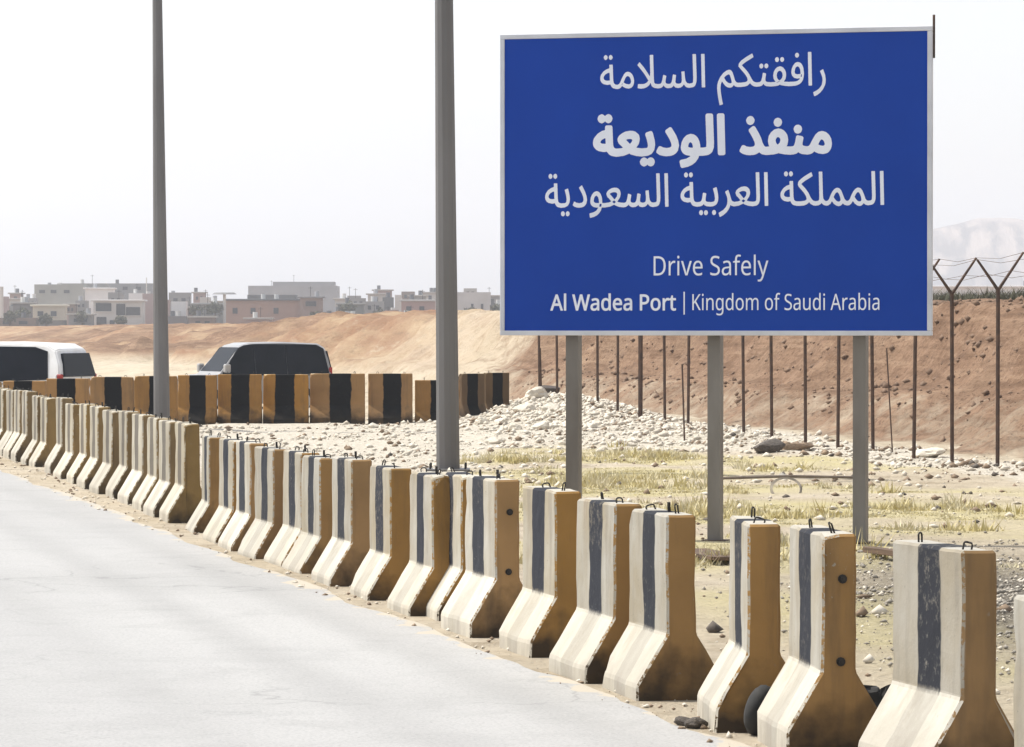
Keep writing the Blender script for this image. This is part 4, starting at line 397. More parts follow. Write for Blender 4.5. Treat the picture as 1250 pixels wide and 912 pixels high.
rub = np.clip(rub * 1.3, 0, 1) * (1 - sstep(18.0, 18.8, _wj))
cols = np.stack([red, gr, np.clip(gvl, 0, 1), rub], -1).reshape(-1, 4).astype(np.float32)
ca.data.foreach_set('color', cols.ravel())

t = NT('desert_soil')
at = t.n('ShaderNodeAttribute'); at.attribute_name = 'zone'
sc = t.n('ShaderNodeSeparateColor'); t.l(at.outputs['Color'], sc.inputs[0])
zR, zG, zB = sc.outputs[0], sc.outputs[1], sc.outputs[2]
nb = t.noise(.25, 6); nm = t.noise(1.7, 8, rough=.65); nf = t.noise(11, 8, rough=.7); nl = t.noise(60, 4)
sand = t.mix(t.ramp(nb, .35, .65), (.50, .425, .315), (.58, .505, .395))
sand = t.mix(t.math('MULTIPLY', t.ramp(nm, .48, .66), .6), sand, (.30, .235, .16))
sand = t.mix(t.math('MULTIPLY', t.ramp(nf, .55, .70), .35), sand, (.20, .16, .11))
sand = t.mix(t.math('MULTIPLY', t.ramp(nf, .30, .42, (1, 1, 1, 1), (0, 0, 0, 1)), .4), sand, (.60, .55, .47))
strw = t.mix(t.ramp(nm, .35, .65), (.52, .455, .235), (.57, .505, .32))
oo = t.sep(t.tc.outputs['Object'])
farf = t.math('MULTIPLY', t.ramp(oo[1], 0, 1), 1.0)
mr = t.n('ShaderNodeMapRange'); mr.inputs['From Min'].default_value = 112; mr.inputs['From Max'].default_value = 150; t.l(oo[1], mr.inputs['Value'])
mott = t.noise(.30, 7, rough=.7, sc3=(1, .35, 2.2)); mot2 = t.noise(.9, 8, rough=.75, sc3=(1, .35, 2.2))
tanc = t.mix(t.ramp(mott, .42, .58), (.38, .265, .165), (.265, .145, .085))
tanc = t.mix(t.math('MULTIPLY', t.ramp(mot2, .54, .64), .6), tanc, (.15, .09, .055))
tanc = t.mix(t.math('MULTIPLY', t.ramp(mot2, .34, .44, (1, 1, 1, 1), (0, 0, 0, 1)), .5), tanc, (.47, .40, .30))
hz_ = t.n('ShaderNodeMapRange'); hz_.inputs['From Min'].default_value = .15; hz_.inputs['From Max'].default_value = .7; t.l(oo[2], hz_.inputs['Value'])
sand = t.mix(t.math('MULTIPLY', t.math('MULTIPLY', mr.outputs[0], hz_.outputs[0]), .92), sand, tanc)
redc = t.mix(t.ramp(nm, .38, .62), (.20, .122, .078), (.29, .188, .125))
redc = t.mix(t.math('MULTIPLY', t.ramp(nb, .45, .62), .6), redc, (.27, .185, .125))
redc = t.mix(t.math('MULTIPLY', t.ramp(nf, .50, .62), .65), redc, (.15, .09, .06))
redc = t.mix(t.math('MULTIPLY', t.ramp(nf, .32, .44, (1, 1, 1, 1), (0, 0, 0, 1)), .35), redc, (.34, .25, .18))
vor = t.n('ShaderNodeTexVoronoi'); vor.inputs['Scale'].default_value = 14
t.l(t.tc.outputs['Object'], vor.inputs['Vector'])
grav = t.mix(t.ramp(vor.outputs['Distance'], .1, .5), (.36, .33, .28), (.16, .14, .115))
strata = t.noise(1.0, 6, rough=.65, sc3=(.35, .35, 5.0))
redc = t.mix(t.math('MULTIPLY', t.ramp(strata, .50, .60), .55), redc, (.13, .078, .05))
redc = t.mix(t.math('MULTIPLY', t.ramp(strata, .34, .44, (1, 1, 1, 1), (0, 0, 0, 1)), .45), redc, (.40, .28, .19))
pits = t.noise(5.5, 6, rough=.75)
redc = t.mix(t.math('MULTIPLY', t.ramp(pits, .58, .66), .6), redc, (.09, .055, .04))
col = t.mix(t.math('MULTIPLY', zG, .9), sand, strw)
col = t.mix(t.ramp(t.math('ADD', zR, t.math('MULTIPLY', t.math('SUBTRACT', nm, .5), .6)), .3, .6), col, redc)
rbc = t.mix(t.ramp(nf, .42, .62), (.68, .63, .55), (.50, .45, .36))
col = t.mix(t.math('MULTIPLY', t.ramp(t.math('ADD', at.outputs['Alpha'], t.math('MULTIPLY', t.math('SUBTRACT', nm, .5), .8)), .35, .65), .9), col, rbc)
col = t.mix(zB, col, grav)
h = t.math('ADD', t.math('MULTIPLY', nm, 1.0), t.math('MULTIPLY', nf, .5))
t.bump(h, .9, .16)
gmat = t.fin(col, .95, spec=.1)
gm.materials.append(gmat)
tag(link('ground', gm), kind='structure')

# main road: a sheet 4 mm above the soil with a ragged dusty edge
def road_sheet():
    ysr = np.concatenate([np.arange(6, 60, .3), np.arange(60, 420, 3.0)])
    t_ = np.array([-14, -12, -9, -6, -4, -3, -2, -1.2, -.8, -.5, -.3, -.1, 0.02])
    Yg, Tg = np.meshgrid(ysr, t_, indexing='ij')
    wob = (fbm(Yg, Yg * 0, .6, 20) - .5) * .25 + (fbm(Yg, Yg * 0, 2.5, 21) - .5) * .10
    Xg = EDGE0 - SL * Yg + Tg + wob * (Tg > -.4)
    Zg = np.full_like(Xg, .004) + np.clip(ground_h(Xg, Yg), 0, 1)
    return grid_mesh('road', Xg, Yg, Zg)
rm = road_sheet()
t = NT('pale_glare_asphalt')  # dust and grazing glare on the road put into a pale base colour
o = t.sep(t.tc.outputs['Object'])
dd = t.math('SUBTRACT', t.math('ADD', o[0], t.math('MULTIPLY', o[1], SL)), EDGE0)   # 0 at the edge, negative on the road
mp = t.n('ShaderNodeMapping'); mp.inputs['Rotation'].default_value = (0, 0, -math.atan(SL)); t.l(t.tc.outputs['Object'], mp.inputs['Vector'])
nb = t.noise(.5, 5, mp.outputs[0], sc3=(1, .12, 1)); nf = t.noise(18, 8, rough=.7); nm = t.noise(2.2, 6); pat = t.noise(.22, 5)
col = t.mix(t.ramp(nb, .35, .7), (.375, .37, .365), (.435, .43, .42))
col = t.mix(t.math('MULTIPLY', t.ramp(pat, .46, .64), .3), col, (.30, .295, .285))
wheel = t.math('ABSOLUTE', t.math('ADD', t.math('PINGPONG', t.math('ADD', dd, .9), 0.95), -.45))
col = t.mix(t.math('MULTIPLY', t.math('MULTIPLY', t.ramp(wheel, .05, .28, (1, 1, 1, 1), (0, 0, 0, 1)), t.ramp(nb, .3, .55)), .28), col, (.21, .205, .20))
st_ = t.noise(1.1, 6, dist=1.2, rough=.7)
col = t.mix(t.math('MULTIPLY', t.ramp(st_, .50, .68), .30), col, (.25, .245, .24))
col = t.mix(t.math('MULTIPLY', t.ramp(t.noise(55, 3), .50, .66), .5), col, (.20, .20, .20))
col = t.mix(t.math('MULTIPLY', t.ramp(t.noise(40, 3), .60, .72), .5), col, (.52, .51, .49))
vc = t.n('ShaderNodeTexVoronoi'); vc.feature = 'DISTANCE_TO_EDGE'; vc.inputs['Scale'].default_value = .55
wv_ = t.n('ShaderNodeVectorMath'); wv_.operation = 'ADD'; wn2 = t.n('ShaderNodeTexNoise'); wn2.inputs['Scale'].default_value = 1.5; wn2.inputs['Detail'].default_value = 6
t.l(t.tc.outputs['Object'], wn2.inputs['Vector']); t.l(t.tc.outputs['Object'], wv_.inputs[0]); t.l(wn2.outputs['Color'], wv_.inputs[1]); t.l(wv_.outputs[0], vc.inputs['Vector'])
crk = t.ramp(vc.outputs['Distance'], .004, .012, (1, 1, 1, 1), (0, 0, 0, 1))
col = t.mix(t.math('MULTIPLY', t.math('MULTIPLY', crk, t.ramp(pat, .48, .58)), .3), col, (.10, .10, .10))
drift = t.noise(.9, 6, mp.outputs[0], sc3=(1, .35, 1))
col = t.mix(t.math('MULTIPLY', t.math('MULTIPLY', t.ramp(drift, .40, .62), t.ramp(dd, -5.5, -.5)), .75), col, (.43, .39, .32))
col = t.mix(t.math('MULTIPLY', t.ramp(nf, .5, .75), .3), col, (.28, .28, .28))
dust = t.ramp(t.math('ADD', dd, t.math('MULTIPLY', t.math('SUBTRACT', nm, .5), .9)), -.85, -.2)
col = t.mix(t.math('MULTIPLY', dust, .93), col, (.46, .41, .33))
t.bump(nf, .35, .008)
rm.materials.append(t.fin(col, .62, spec=.4))
tag(link('road', rm), kind='structure')

# side road behind the black barriers
ysr = np.arange(90, 112, 1.0); xsr = np.arange(-60, -4, 1.0)
A, B = np.meshgrid(xsr, ysr)
sm = grid_mesh('side_road', A, B, ground_h(A, B) + .03)
t = NT('dusty_side_road')
sm.materials.append(t.fin(t.mix(t.ramp(t.noise(.6, 6), .4, .6), (.36, .33, .28), (.42, .38, .31)), .9))
tag(link('side_road', sm), kind='structure')

# sandy verge of the main road: pebbles and crumbs of concrete
def rock_cloud(name, P, sizes, mats, parent=None, flat=.65, mi=None):
    """many small irregular stones joined into one mesh"""
    base = np.array([[1, 0, 0], [-1, 0, 0], [0, 1, 0], [0, -1, 0], [0, 0, 1], [0, 0, -1.]])
    tri = np.array([[0, 2, 4], [2, 1, 4], [1, 3, 4], [3, 0, 4], [2, 0, 5], [1, 2, 5], [3, 1, 5], [0, 3, 5]])
    n = len(P)
    V = base[None] * (1 + (rng.random((n, 6, 1)) - .5) * .7) + (rng.random((n, 6, 3)) - .5) * .5
    a = rng.random(n) * 6.28; c, s = np.cos(a), np.sin(a)
    V[..., 2] *= flat
    X = V[..., 0] * c[:, None] - V[..., 1] * s[:, None]; Yv = V[..., 0] * s[:, None] + V[..., 1] * c[:, None]
    V = np.stack([X, Yv, V[..., 2]], -1) * sizes[:, None, None] + P[:, None, :]
    T = (tri[None] + (np.arange(n) * 6)[:, None, None]).reshape(-1, 3)
    me = bpy.data.meshes.new(name)
    me.vertices.add(n * 6); me.vertices.foreach_set('co', V.reshape(-1))
    me.loops.add(T.size); me.loops.foreach_set('vertex_index', T.ravel().astype(np.int32))
    me.polygons.add(len(T)); me.polygons.foreach_set('loop_start', np.arange(0, T.size, 3, dtype=np.int32))
    if mi is not None:
        me.polygons.foreach_set('material_index', np.repeat(mi, 8).astype(np.int32))
    me.update(calc_edges=True); me.validate()
    for m in mats: me.materials.append(m)
    return tag(link(name, me, parent), kind='stuff')

def scatter(n, fx, fy, keep=None):
    X = fx(n); Y = fy(n)
    if callable(Y): Y = Y(X)
    return X, Y
# verge
n = 5000
Y = 16 + (rng.random(n) ** 1.3) * 70
d = rng.normal(.55, .35, n)
X = EDGE0 - SL * Y + d
ok = d > -.1
X, Y = X[ok], Y[ok]
Z = ground_h(X, Y) + .008
s_ = .004 + rng.random(len(X)) ** 6 * .026
tag(rock_cloud('verge_pebbles', np.stack([X, Y, Z], 1), s_, [M['white_rock'], M['brown_rock']], mi=(rng.random(len(X)) < .35).astype(int)),
    'pale pebbles and crumbs scattered on the sandy verge beside the road', 'pebbles')
# gravel and stones across the lot
n = 15000
Y = 22 + rng.random(n) ** .8 * 68
X = EDGE0 - SL * Y + 1.3 + rng.random(n) * 12
ok = (X + .18 * Y < 18.5)
X, Y = X[ok], Y[ok]
dens = fbm(X, Y, .35, 15); ok = rng.random(len(X)) < sstep(.3, .7, dens); X, Y = X[ok], Y[ok]
s_ = .008 + rng.random(len(X)) ** 7 * .06
tag(rock_cloud('loose_stones', np.stack([X, Y, ground_h(X, Y) + s_ * .3], 1), s_, [M['white_rock'], M['brown_rock'], M['dark_rock']],
    mi=rng.choice([0, 1, 2], len(X), p=[.55, .38, .07])), 'loose stones strewn over the sandy ground between barriers and fence', 'stones')
# white rubble spilling from the mound
n = 15000
k = rng.random(n)
X = np.where(k < .72, rng.normal(.9, 1.2, n), rng.normal(2.0, 1.4, n)); Y = np.where(k < .72, rng.normal(84, 5, n), rng.normal(71, 5, n))
ok = (X + .18 * Y < 18.3) & (X - (EDGE0 - SL * Y) > 2); X, Y = X[ok], Y[ok]
s_ = .010 + rng.random(len(X)) ** 7 * .075
tag(rock_cloud('white_rubble', np.stack([X, Y, ground_h(X, Y) + s_ * .3], 1), s_, [M['white_rock'], M['brown_rock']],
    mi=(rng.random(len(X)) < .12).astype(int)), 'heap of white rubble spilling right from the end of the black barriers', 'rubble')
n = 7000
Y = 50 + rng.random(n) * 30; X = EDGE0 - SL * Y + 1.8 + rng.random(n) * 8
ok = (X < .8) & (rng.random(n) < sstep(.35, .6, fbm(X, Y, .5, 19))); X, Y = X[ok], Y[ok]
s_ = .010 + rng.random(len(X)) ** 6 * .06
tag(rock_cloud('scattered_rubble', np.stack([X, Y, ground_h(X, Y) + s_ * .3], 1), s_, [M['white_rock'], M['brown_rock']],
    mi=(rng.random(len(X)) < .15).astype(int)), 'scattered pale rubble between the roadside barriers and the black and ochre barriers', 'rubble')
# strip of whitish rubble along the foot of the fence
n = 2600
Y = 54 + rng.random(n) * 24; X = 16.4 - .18 * Y + rng.normal(0, .8, n)
s_ = .010 + rng.random(n) ** 7 * .07
tag(rock_cloud('fence_rubble', np.stack([X, Y, ground_h(X, Y) + s_ * .3], 1), s_, [M['white_rock'], M['brown_rock'], M['dark_rock']],
    mi=rng.choice([0, 1, 2], n, p=[.68, .27, .05])), 'band of pale rubble along the foot of the rusty fence posts', 'rubble')
# grey gravel patch
n = 7000
X = rng.normal(3.6, .8, n); Y = rng.normal(28.5, 4.0, n)
ok = X - (EDGE0 - SL * Y) > 1.9; X, Y = X[ok], Y[ok]
s_ = .006 + rng.random(len(X)) ** 4 * .022
M['gravel'] = simple('grey_gravel', (.34, .31, .265), (.22, .195, .16), 9, .9)
tag(rock_cloud('gravel_patch', np.stack([X, Y, ground_h(X, Y) + .01], 1), s_, [M['gravel'], M['white_rock']], mi=(rng.random(len(X)) < .3).astype(int)),
    'patch of grey gravel seen between the two nearest barriers', 'gravel')
# lumps of earth standing out of the bank
n = 5000
Y = 62 + rng.random(n) * 46; X = 19.2 - .18 * Y + rng.random(n) * 3.8
s_ = .010 + rng.random(n) ** 8 * .085
M['clod'] = simple('red_earth_clod', (.23, .15, .10), (.14, .09, .06), 5, .95, 0, .4)
tag(rock_cloud('earth_clods', np.stack([X, Y, ground_h(X, Y) + s_ * .1], 1), s_, [M['clod']], flat=.8),
    'clods and stones sticking out of the reddish earth bank', 'earth clods')

# dry grass
def grass(name, P, hgt, nb, mats, lean=.5, wd=.010):
    n = len(P); tot = n * nb
    base = np.repeat(P, nb, 0) + np.concatenate([rng.normal(0, .07, (tot, 2)), np.zeros((tot, 1))], 1)
    H = np.repeat(hgt, nb) * (.4 + .8 * rng.random(tot))
    a = rng.random(tot) * 6.283; l = rng.random(tot) * lean
    tip = base + np.stack([np.cos(a) * l * H, np.sin(a) * l * H, H], 1)
    b = rng.random(tot) * 6.283
    off = np.stack([np.cos(b), np.sin(b), np.zeros(tot)], 1) * wd * (.6 + rng.random(tot)[:, None])
    V = np.stack([base - off, base + off, tip], 1)
    me = bpy.data.meshes.new(name)
    me.vertices.add(tot * 3); me.vertices.foreach_set('co', V.reshape(-1))
    me.loops.add(tot * 3); me.loops.foreach_set('vertex_index', np.arange(tot * 3, dtype=np.int32))
    me.polygons.add(tot); me.polygons.foreach_set('loop_start', np.arange(0, tot * 3, 3, dtype=np.int32))
    me.polygons.foreach_set('material_index', np.repeat(rng.choice(len(mats), n), nb).astype(np.int32))
    me.update(calc_edges=True); me.validate()
    for m in mats: me.materials.append(m)
    return tag(link(name, me), kind='stuff')
M['straw'] = simple('straw_grass', (.66, .58, .34), (.56, .48, .25), 3, .9)
M['straw2'] = simple('yellow_green_grass', (.60, .52, .27), (.50, .43, .20), 3, .9)
M['straw3'] = simple('bleached_grass', (.66, .60, .42), (.55, .49, .32), 3, .9)
n = 30000
Y = 33 + rng.random(n) * 40; X = EDGE0 - SL * Y + 2.0 + rng.random(n) * 9
ok = (X + .18 * Y < 16.6); X, Y = X[ok], Y[ok]
ok = rng.random(len(X)) < (1 - np.exp(-(((X - 1.9) / 2.2) ** 2 + ((Y - 35.6) / 1.6) ** 2))) * sstep(-1.2, .8, X + (Y - 50) * .02) * sstep(.38, .60, fbm(X, Y, .28, 11)) * (1 - sstep(56, 68, Y)) * sstep(.32, .6, fbm(X, Y, 1.4, 18)); X, Y = X[ok], Y[ok]
hh = .04 + .24 * rng.random(len(X)) ** 2.5 * sstep(.4, .7, fbm(X, Y, .9, 16)) * 1.5
tag(grass('dry_grass', np.stack([X, Y, ground_h(X, Y) - .01], 1), hh * .52, 30, [M['straw'], M['straw2'], M['straw3'], M['straw3']], .95, .011),
    'tufts of dry straw-coloured grass growing on the sandy lot below the sign', 'dry grass')
# dark scrub on the crest of the bank, right
n = 900
Y = 84 + rng.random(n) * 22; X = 21.8 - .18 * Y + 1.2 + rng.random(n) * 7
M['scrub'] = simple('dark_scrub', (.07, .075, .045), (.12, .115, .07), 3, .9)
M['scrub2'] = simple('grey_scrub', (.16, .14, .10), (.09, .09, .06), 3, .9)
tag(grass('crest_scrub', np.stack([X, Y, ground_h(X, Y) - .02], 1), .18 + .22 * rng.random(n), 40, [M['scrub'], M['scrub2']], 1.1, .02),
    'low dark green scrub along the crest of the reddish earth bank', 'scrub')

# individual pale boulders
def rock_mesh(seed, mat):
    bm = bmesh.new(); bmesh.ops.create_icosphere(bm, subdivisions=3, radius=1)
    off = Vector((seed * 3.1, seed * 1.7, seed))
    for v in bm.verts:
        nn = noise.noise(v.co * 1.1 + off) * .5 + noise.noise(v.co * 3 + off) * .16
        v.co *= 1 + nn
        # chop planes
    for k in range(7):
        d = Vector((math.sin(seed * 5 + k * 2.1), math.cos(seed * 3 + k * 1.3), math.sin(k * 1.9 + seed))).normalized()
        for v in bm.verts:
            ex = v.co.dot(d) - .72
            if ex > 0: v.co -= d * ex * .85
    me = bpy.data.meshes.new('boulder'); bm.to_mesh(me); bm.free(); me.materials.append(mat); return me
rocks = [rock_mesh(i + 1, M['white_rock']) for i in range(4)]
rockb = [rock_mesh(i + 9, M['brown_rock']) for i in range(2)]
rockd = rock_mesh(15, M['dark_rock'])
def rock_at(px, py, r, me, label, name='boulder', group=None, cat='rock', sc=(1.2, 1, .7), Y=None):
    if Y is None:
        Y = gy(py)
        for _ in range(8): Y = gy(py, gh(sx(px, Y), Y))
    x = sx(px, Y)
    o = link(name, me); o.location = (x, Y, gh(x, Y) + r * .25); o.scale = (r * .85 * sc[0], r * .85 * sc[1], r * .8 * sc[2])
    o.rotation_euler = (0, 0, (px * 1.3) % 6.28)
    tag(o, label, cat, group); return o
for i, (px, py, r) in enumerate([(655, 506, .30), (672, 503, .24), (640, 512, .2), (588, 519, .16), (612, 520, .15), (700, 520, .15), (722, 526, .12),
                                 (662, 524, .17), (630, 530, .14), (604, 545, .16), (745, 538, .10), (690, 545, .12), (795, 530, .08), (770, 545, .09)]):
    rock_at(px, py, r, rocks[i % 4], 'chalky white boulder lying in the rubble right of the big lamp post', group='white boulders in the rubble heap')
rock_at(455, 524, .13, rocks[1], 'small white stone at the foot of the ochre barriers, left of the big lamp post')
rock_at(838, 886, .055, rockd, 'small dark stone, leftmost of the two between the third and fourth near barriers', 'dark_stone')
rock_at(849, 889, .07, rockd, 'larger dark stone, right of the two between the third and fourth near barriers', 'dark_stone')
rock_at(938, 553, .30, rockd, 'wide dark scorched lump at the fence foot, left of the right-hand sign post', 'scorched_lump', sc=(1.5, .8, .55))
rock_at(971, 550, .20, rockb[1], 'low brown rock under the sign, just left of a fence post', 'brown_rock', sc=(1.5, 1, .45))
rock_at(1132, 558, .22, rocks[2], 'pale rock at the fence foot, right of the right-hand sign post', 'boulder', sc=(1.6, 1, .5))
# ------------------------------------------------------------------ concrete barriers
BL, BT, BB = 0.87, 0.155, 0.475        # length, top width, foot width
def barrier_mesh(name, mat, seed, far=False):
    rnd = random.Random(seed)
    prof = [(-BB / 2, 0), (-BB / 2, .12), (-BT / 2, .385), (-BT / 2, 1.0), (BT / 2, 1.0), (BT / 2, .385), (BB / 2, .12), (BB / 2, 0)]
    # subdivide profile and length for small irregularities
    P = []
    for i in range(len(prof)):
        a, b = prof[i], prof[(i + 1) % len(prof)]
        L = math.hypot(b[0] - a[0], b[1] - a[1]); k = max(1, round(L / .09))
        for j in range(k): P.append((a[0] + (b[0] - a[0]) * j / k, a[1] + (b[1] - a[1]) * j / k))
    bm = bmesh.new(); nL = 10; rings = []
    for i in range(nL + 1):
        x = -BL / 2 + BL * i / nL
        rings.append([bm.verts.new((x, p[0], p[1])) for p in P])
    n = len(P)
    for i in range(nL):
        for k in range(n):
            bm.faces.new((rings[i][k], rings[i][(k + 1) % n], rings[i + 1][(k + 1) % n], rings[i + 1][k]))
    bm.faces.new(rings[0][::-1]); bm.faces.new(rings[-1])
    bm.normal_update()
    sharp = [e for e in bm.edges if e.calc_face_angle(0) > .35 and not all(v.co.z < .01 for v in e.verts)]
    bmesh.ops.bevel(bm, geom=sharp, offset=.012, segments=1, affect='EDGES')
    off = Vector((seed * 1.3, 0, seed * .7))
    for v in bm.verts:
        d = noise.noise(v.co * 3.2 + off) * .007 + noise.noise(v.co * 9 + off) * .004
        v.co += Vector((noise.noise(v.co * 5 + off * 2) * .004, d, d * .6 if v.co.z > .02 else 0))
    # broken corners
    for _ in range(rnd.choice([2, 3, 4, 5])):
        cx = rnd.choice([-1, 1]) * BL / 2; cz = rnd.choice([1.0, 1.0, .12, .8, .05]); cy = rnd.choice([-1, 1]) * (BT / 2 if cz > .4 else BB / 2)
        c = Vector((cx, cy, cz)); r = rnd.uniform(.03, .10)
        for v in bm.verts:
            d = (v.co - c).length
            if d < r: v.co += (Vector((0, 0, .6 if cz > .4 else .1)) - v.co).normalized() * (r - d) * .45
    bmesh.ops.recalc_face_normals(bm, faces=bm.faces[:])
    me = bpy.data.meshes.new(name); bm.to_mesh(me); bm.free(); me.materials.append(mat)
    return me
near_bodies = [barrier_mesh('barrier_body', M['barrier'], i + 1) for i in range(14)]
faded_bodies = [barrier_mesh('barrier_body', M['barrier_faded'], i + 51) for i in range(5)]
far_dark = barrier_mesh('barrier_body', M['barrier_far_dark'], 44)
far_bodies = [barrier_mesh('barrier_body', M['barrier_far'], i + 31) for i in range(4)]
def loop_mesh(h, wd, lean):
    mb = MB()
    pts = [(-wd, 0, -.02), (-wd, 0, h * .75)] + [(wd * math.cos(a), lean * (1 - abs(math.cos(a))), h * .75 + h * .3 * math.sin(a)) for a in (2.6, 2.1, 1.57, 1.0, .5)] + [(wd, lean * .2, h * .75), (wd, 0, -.02)]
    mb.tube(pts, .0045, 6); return mb.build('lifting_loop', M['dark_iron'], mesh_only=True, smooth=True)
loops = [loop_mesh(.038, .010, 0), loop_mesh(.03, .018, .015), loop_mesh(.048, .008, .01), loop_mesh(.024, .024, .02)]
mb = MB(); mb.tube([(0, 0, -.02), (.004, 0, .03), (.0, .004, .055)], .009, 6); stub = mb.build('lifting_stub', M['dark_iron'], mesh_only=True)
def bolt_mesh():
    mb = MB(); mb.tube([(-.004, 0, 0), (.006, 0, 0)], .021, 10); mb.tube([(.004, 0, 0), (.018, 0, 0)], .010, 6)
    return mb.build('bolt_socket', M['dark_iron'], mesh_only=True)
boltm = bolt_mesh()

def project(p):
    """point -> photo pixel"""
    a = math.atan(58.0 / F)
    y = p[1]; z = p[2] - EYE
    dep = y * math.cos(a) - z * math.sin(a); up = z * math.cos(a) + y * math.sin(a)
    return CX + F * p[0] / dep, 456 - F * up / dep
def unproject(px, py, z=0.0):
    a = math.atan(58.0 / F)
    vx, vu = (px - CX) / F, (456 - py) / F
    dy = math.cos(a) - vu * math.sin(a); dz = -math.sin(a) + vu * math.cos(a)
    t_ = (z - EYE) / dz
    return Vector((vx * t_, dy * t_, z))

# near corner of the foot (px), ground line (px), top of the near corner (px), side width (px) or None, bolts on the end
ROW = [(1268, 1125, 676, 88, 0), (1131, 969, 661.5, 86, 0), (961, 927, 650, 40.5, 2), (872.5, 896, 640, 23, 0), (777, 857, 629, 46, 0), (714.5, 836, 616, 46, 0),
       (645.5, 804, 600, 40, 0), (573.7, 779.7, 586, 37, 2), (533, 758.7, 581, 26, 1), (498, 753, 581, 27, 0), (448.5, 734, 572, 25, 0),
       (402.5, 716.5, 561.5, 23.5, 0), (365, 701, 559.5, 22, 0), (343, 692.5, 553, 22, 0), (310, 683, 548.5, 23, 0), (282, 673.5, 541, 17, 0), (262, 664, 538, 17, 0),
       (234, 651, 534, 9, 0), (204.5, 639, 517.5, 11, 0), (187, 632, 515, None, 0), (172, 624.5, 511, None, 0), (155.4, 616.5, 507, None, 0),
       (137, 609.5, 503, None, 0), (119, 604, 502, None, 0), (102.5, 597.5, 497, None, 0), (88.5, 591.5, 494, None, 0), (73, 585.5, 494, None, 0),
       (60, 579.5, 486, None, 0), (42, 571, 486, None, 0), (31, 568.5, 484, None, 0), (18.5, 564.5, 478, None, 0), (10, 560.5, 477, None, 0), (2, 556.5, 477, None, 0),
       (-10, 553, 475, None, 0), (-20, 549.5, 473, None, 0)]
LAB = ['concrete barrier cut off by the right picture edge, nearest in the roadside row',
       'nearest whole barrier, broad dark navy stripe on a grey face, right of the rubber scrap',
       'second nearest whole barrier, two bolt holes in its ochre end, black tyre at its foot',
       'barrier turned so its striped face is only a sliver, left of the black tyre',
       'barrier whose wide ochre end shows both flared feet, two dark stones at its right foot',
       'barrier between middle and left sign posts, its ochre end only a thin strip',
       'barrier standing in front of the left sign post, ochre end shown',
       'barrier with two bolt holes in its ochre end, just right of the big lamp post',
       'barrier directly in front of the foot of the big lamp post',
       'barrier just left of the big lamp post, narrow ochre end',
       'second barrier left of the big lamp post, dark stripe, plain ochre end',
       'third barrier left of the big lamp post, wide plain ochre end',
       'right-hand barrier of the closely set pair, fourth left of the big lamp post',
       'left-hand barrier of the closely set pair, fifth left of the big lamp post',
       'sixth barrier left of the big lamp post, left of the closely set pair',
       'second barrier right of the break in the roadside row, right of its twin',
       'first barrier right of the break in the roadside row, left of its twin',
       'lone barrier with plain ochre end, standing in the break of the roadside row']
BAR = 'concrete barriers along the main road'
row_dir0 = Vector((-SL, 1, 0)).normalized()
def place_barrier(i, xb, yl, yt, side, bolts):
    P = unproject(xb, yl)
    # yaw: local +x points to the camera end; near corner is (+BL/2, -BB/2)
    base = math.atan2(-row_dir0.y, -row_dir0.x)
    def top_pts(th):
        c, s_ = math.cos(th), math.sin(th)
        ctr = Vector((P.x - (c * BL / 2 + s_ * BB / 2), P.y - (s_ * BL / 2 - c * BB / 2), 0))
        def w_(lx, ly, lz): return Vector((ctr.x + c * lx - s_ * ly, ctr.y + s_ * lx + c * ly, lz))
        return ctr, w_(BL / 2, -BT / 2, .9), w_(-BL / 2, -BT / 2, .9)
    th = base
    if side is not None:
        best = None
        for k in range(-140, 200):
            tt = base + R(k * .1)
            _, a, b = top_pts(tt)
            e = abs((project(a)[0] - project(b)[0]) - side)
            if best is None or e < best[0]: best = (e, tt)
        th = best[1]
    else:
        th = base + R(random.uniform(-1.2, 1.2))
    ctr, a, b = top_pts(th)
    # height of the top from the photograph -> how deep it sits in the sand
    zt = EYE - (yt - HY) * a.y / F
    sink = min(.12, max(-.0, 1.0 - zt))
    body = near_bodies[(i * 5) % 14] if i < 18 else faded_bodies[(i * 2) % 5]
    root = empty('concrete_barrier', (ctr.x, ctr.y, -sink), th)
    link('barrier_body', body, root)
    r = random.Random(i)
    for lx in (-BL * .25 + r.uniform(-.05, .05), BL * .36 + r.uniform(-.04, .04)):
        lo = link('lifting_loop', loops[r.randrange(4)], root)
        lo.location = (lx, r.uniform(-.025, .025), 1.0); lo.rotation_euler = (r.uniform(-.2, .2), r.uniform(-.3, .3), r.uniform(0, 3.1))
    if r.random() < .5:
        st = link('lifting_stub', stub, root); st.location = (BL * .1, .02, 1.0); st.rotation_euler = (.2, .3, 0)
    if bolts:
        for bz in ((.80, .43) if bolts == 2 else (.78,)):
            bo = link('bolt_socket', boltm, root); bo.location = (BL / 2 + .001, .01 + (bz - .6) * .02, bz)
    if i < len(LAB): lab = LAB[i]
    else:
        k = i - 17
        words = ['first', 'second', 'third', 'fourth', 'fifth', 'sixth', 'seventh', 'eighth', 'ninth', 'tenth', 'eleventh', 'twelfth', 'thirteenth', 'fourteenth', 'fifteenth', 'sixteenth', 'seventeenth']
        lab = words[k - 1] + ' barrier left of the break in the roadside row'
        if k == 1: lab = 'first barrier left of the break in the row, whole ochre end in view'
    tag(root, lab, 'barrier', BAR)
for i, rrow in enumerate(ROW): place_barrier(i, *rrow)

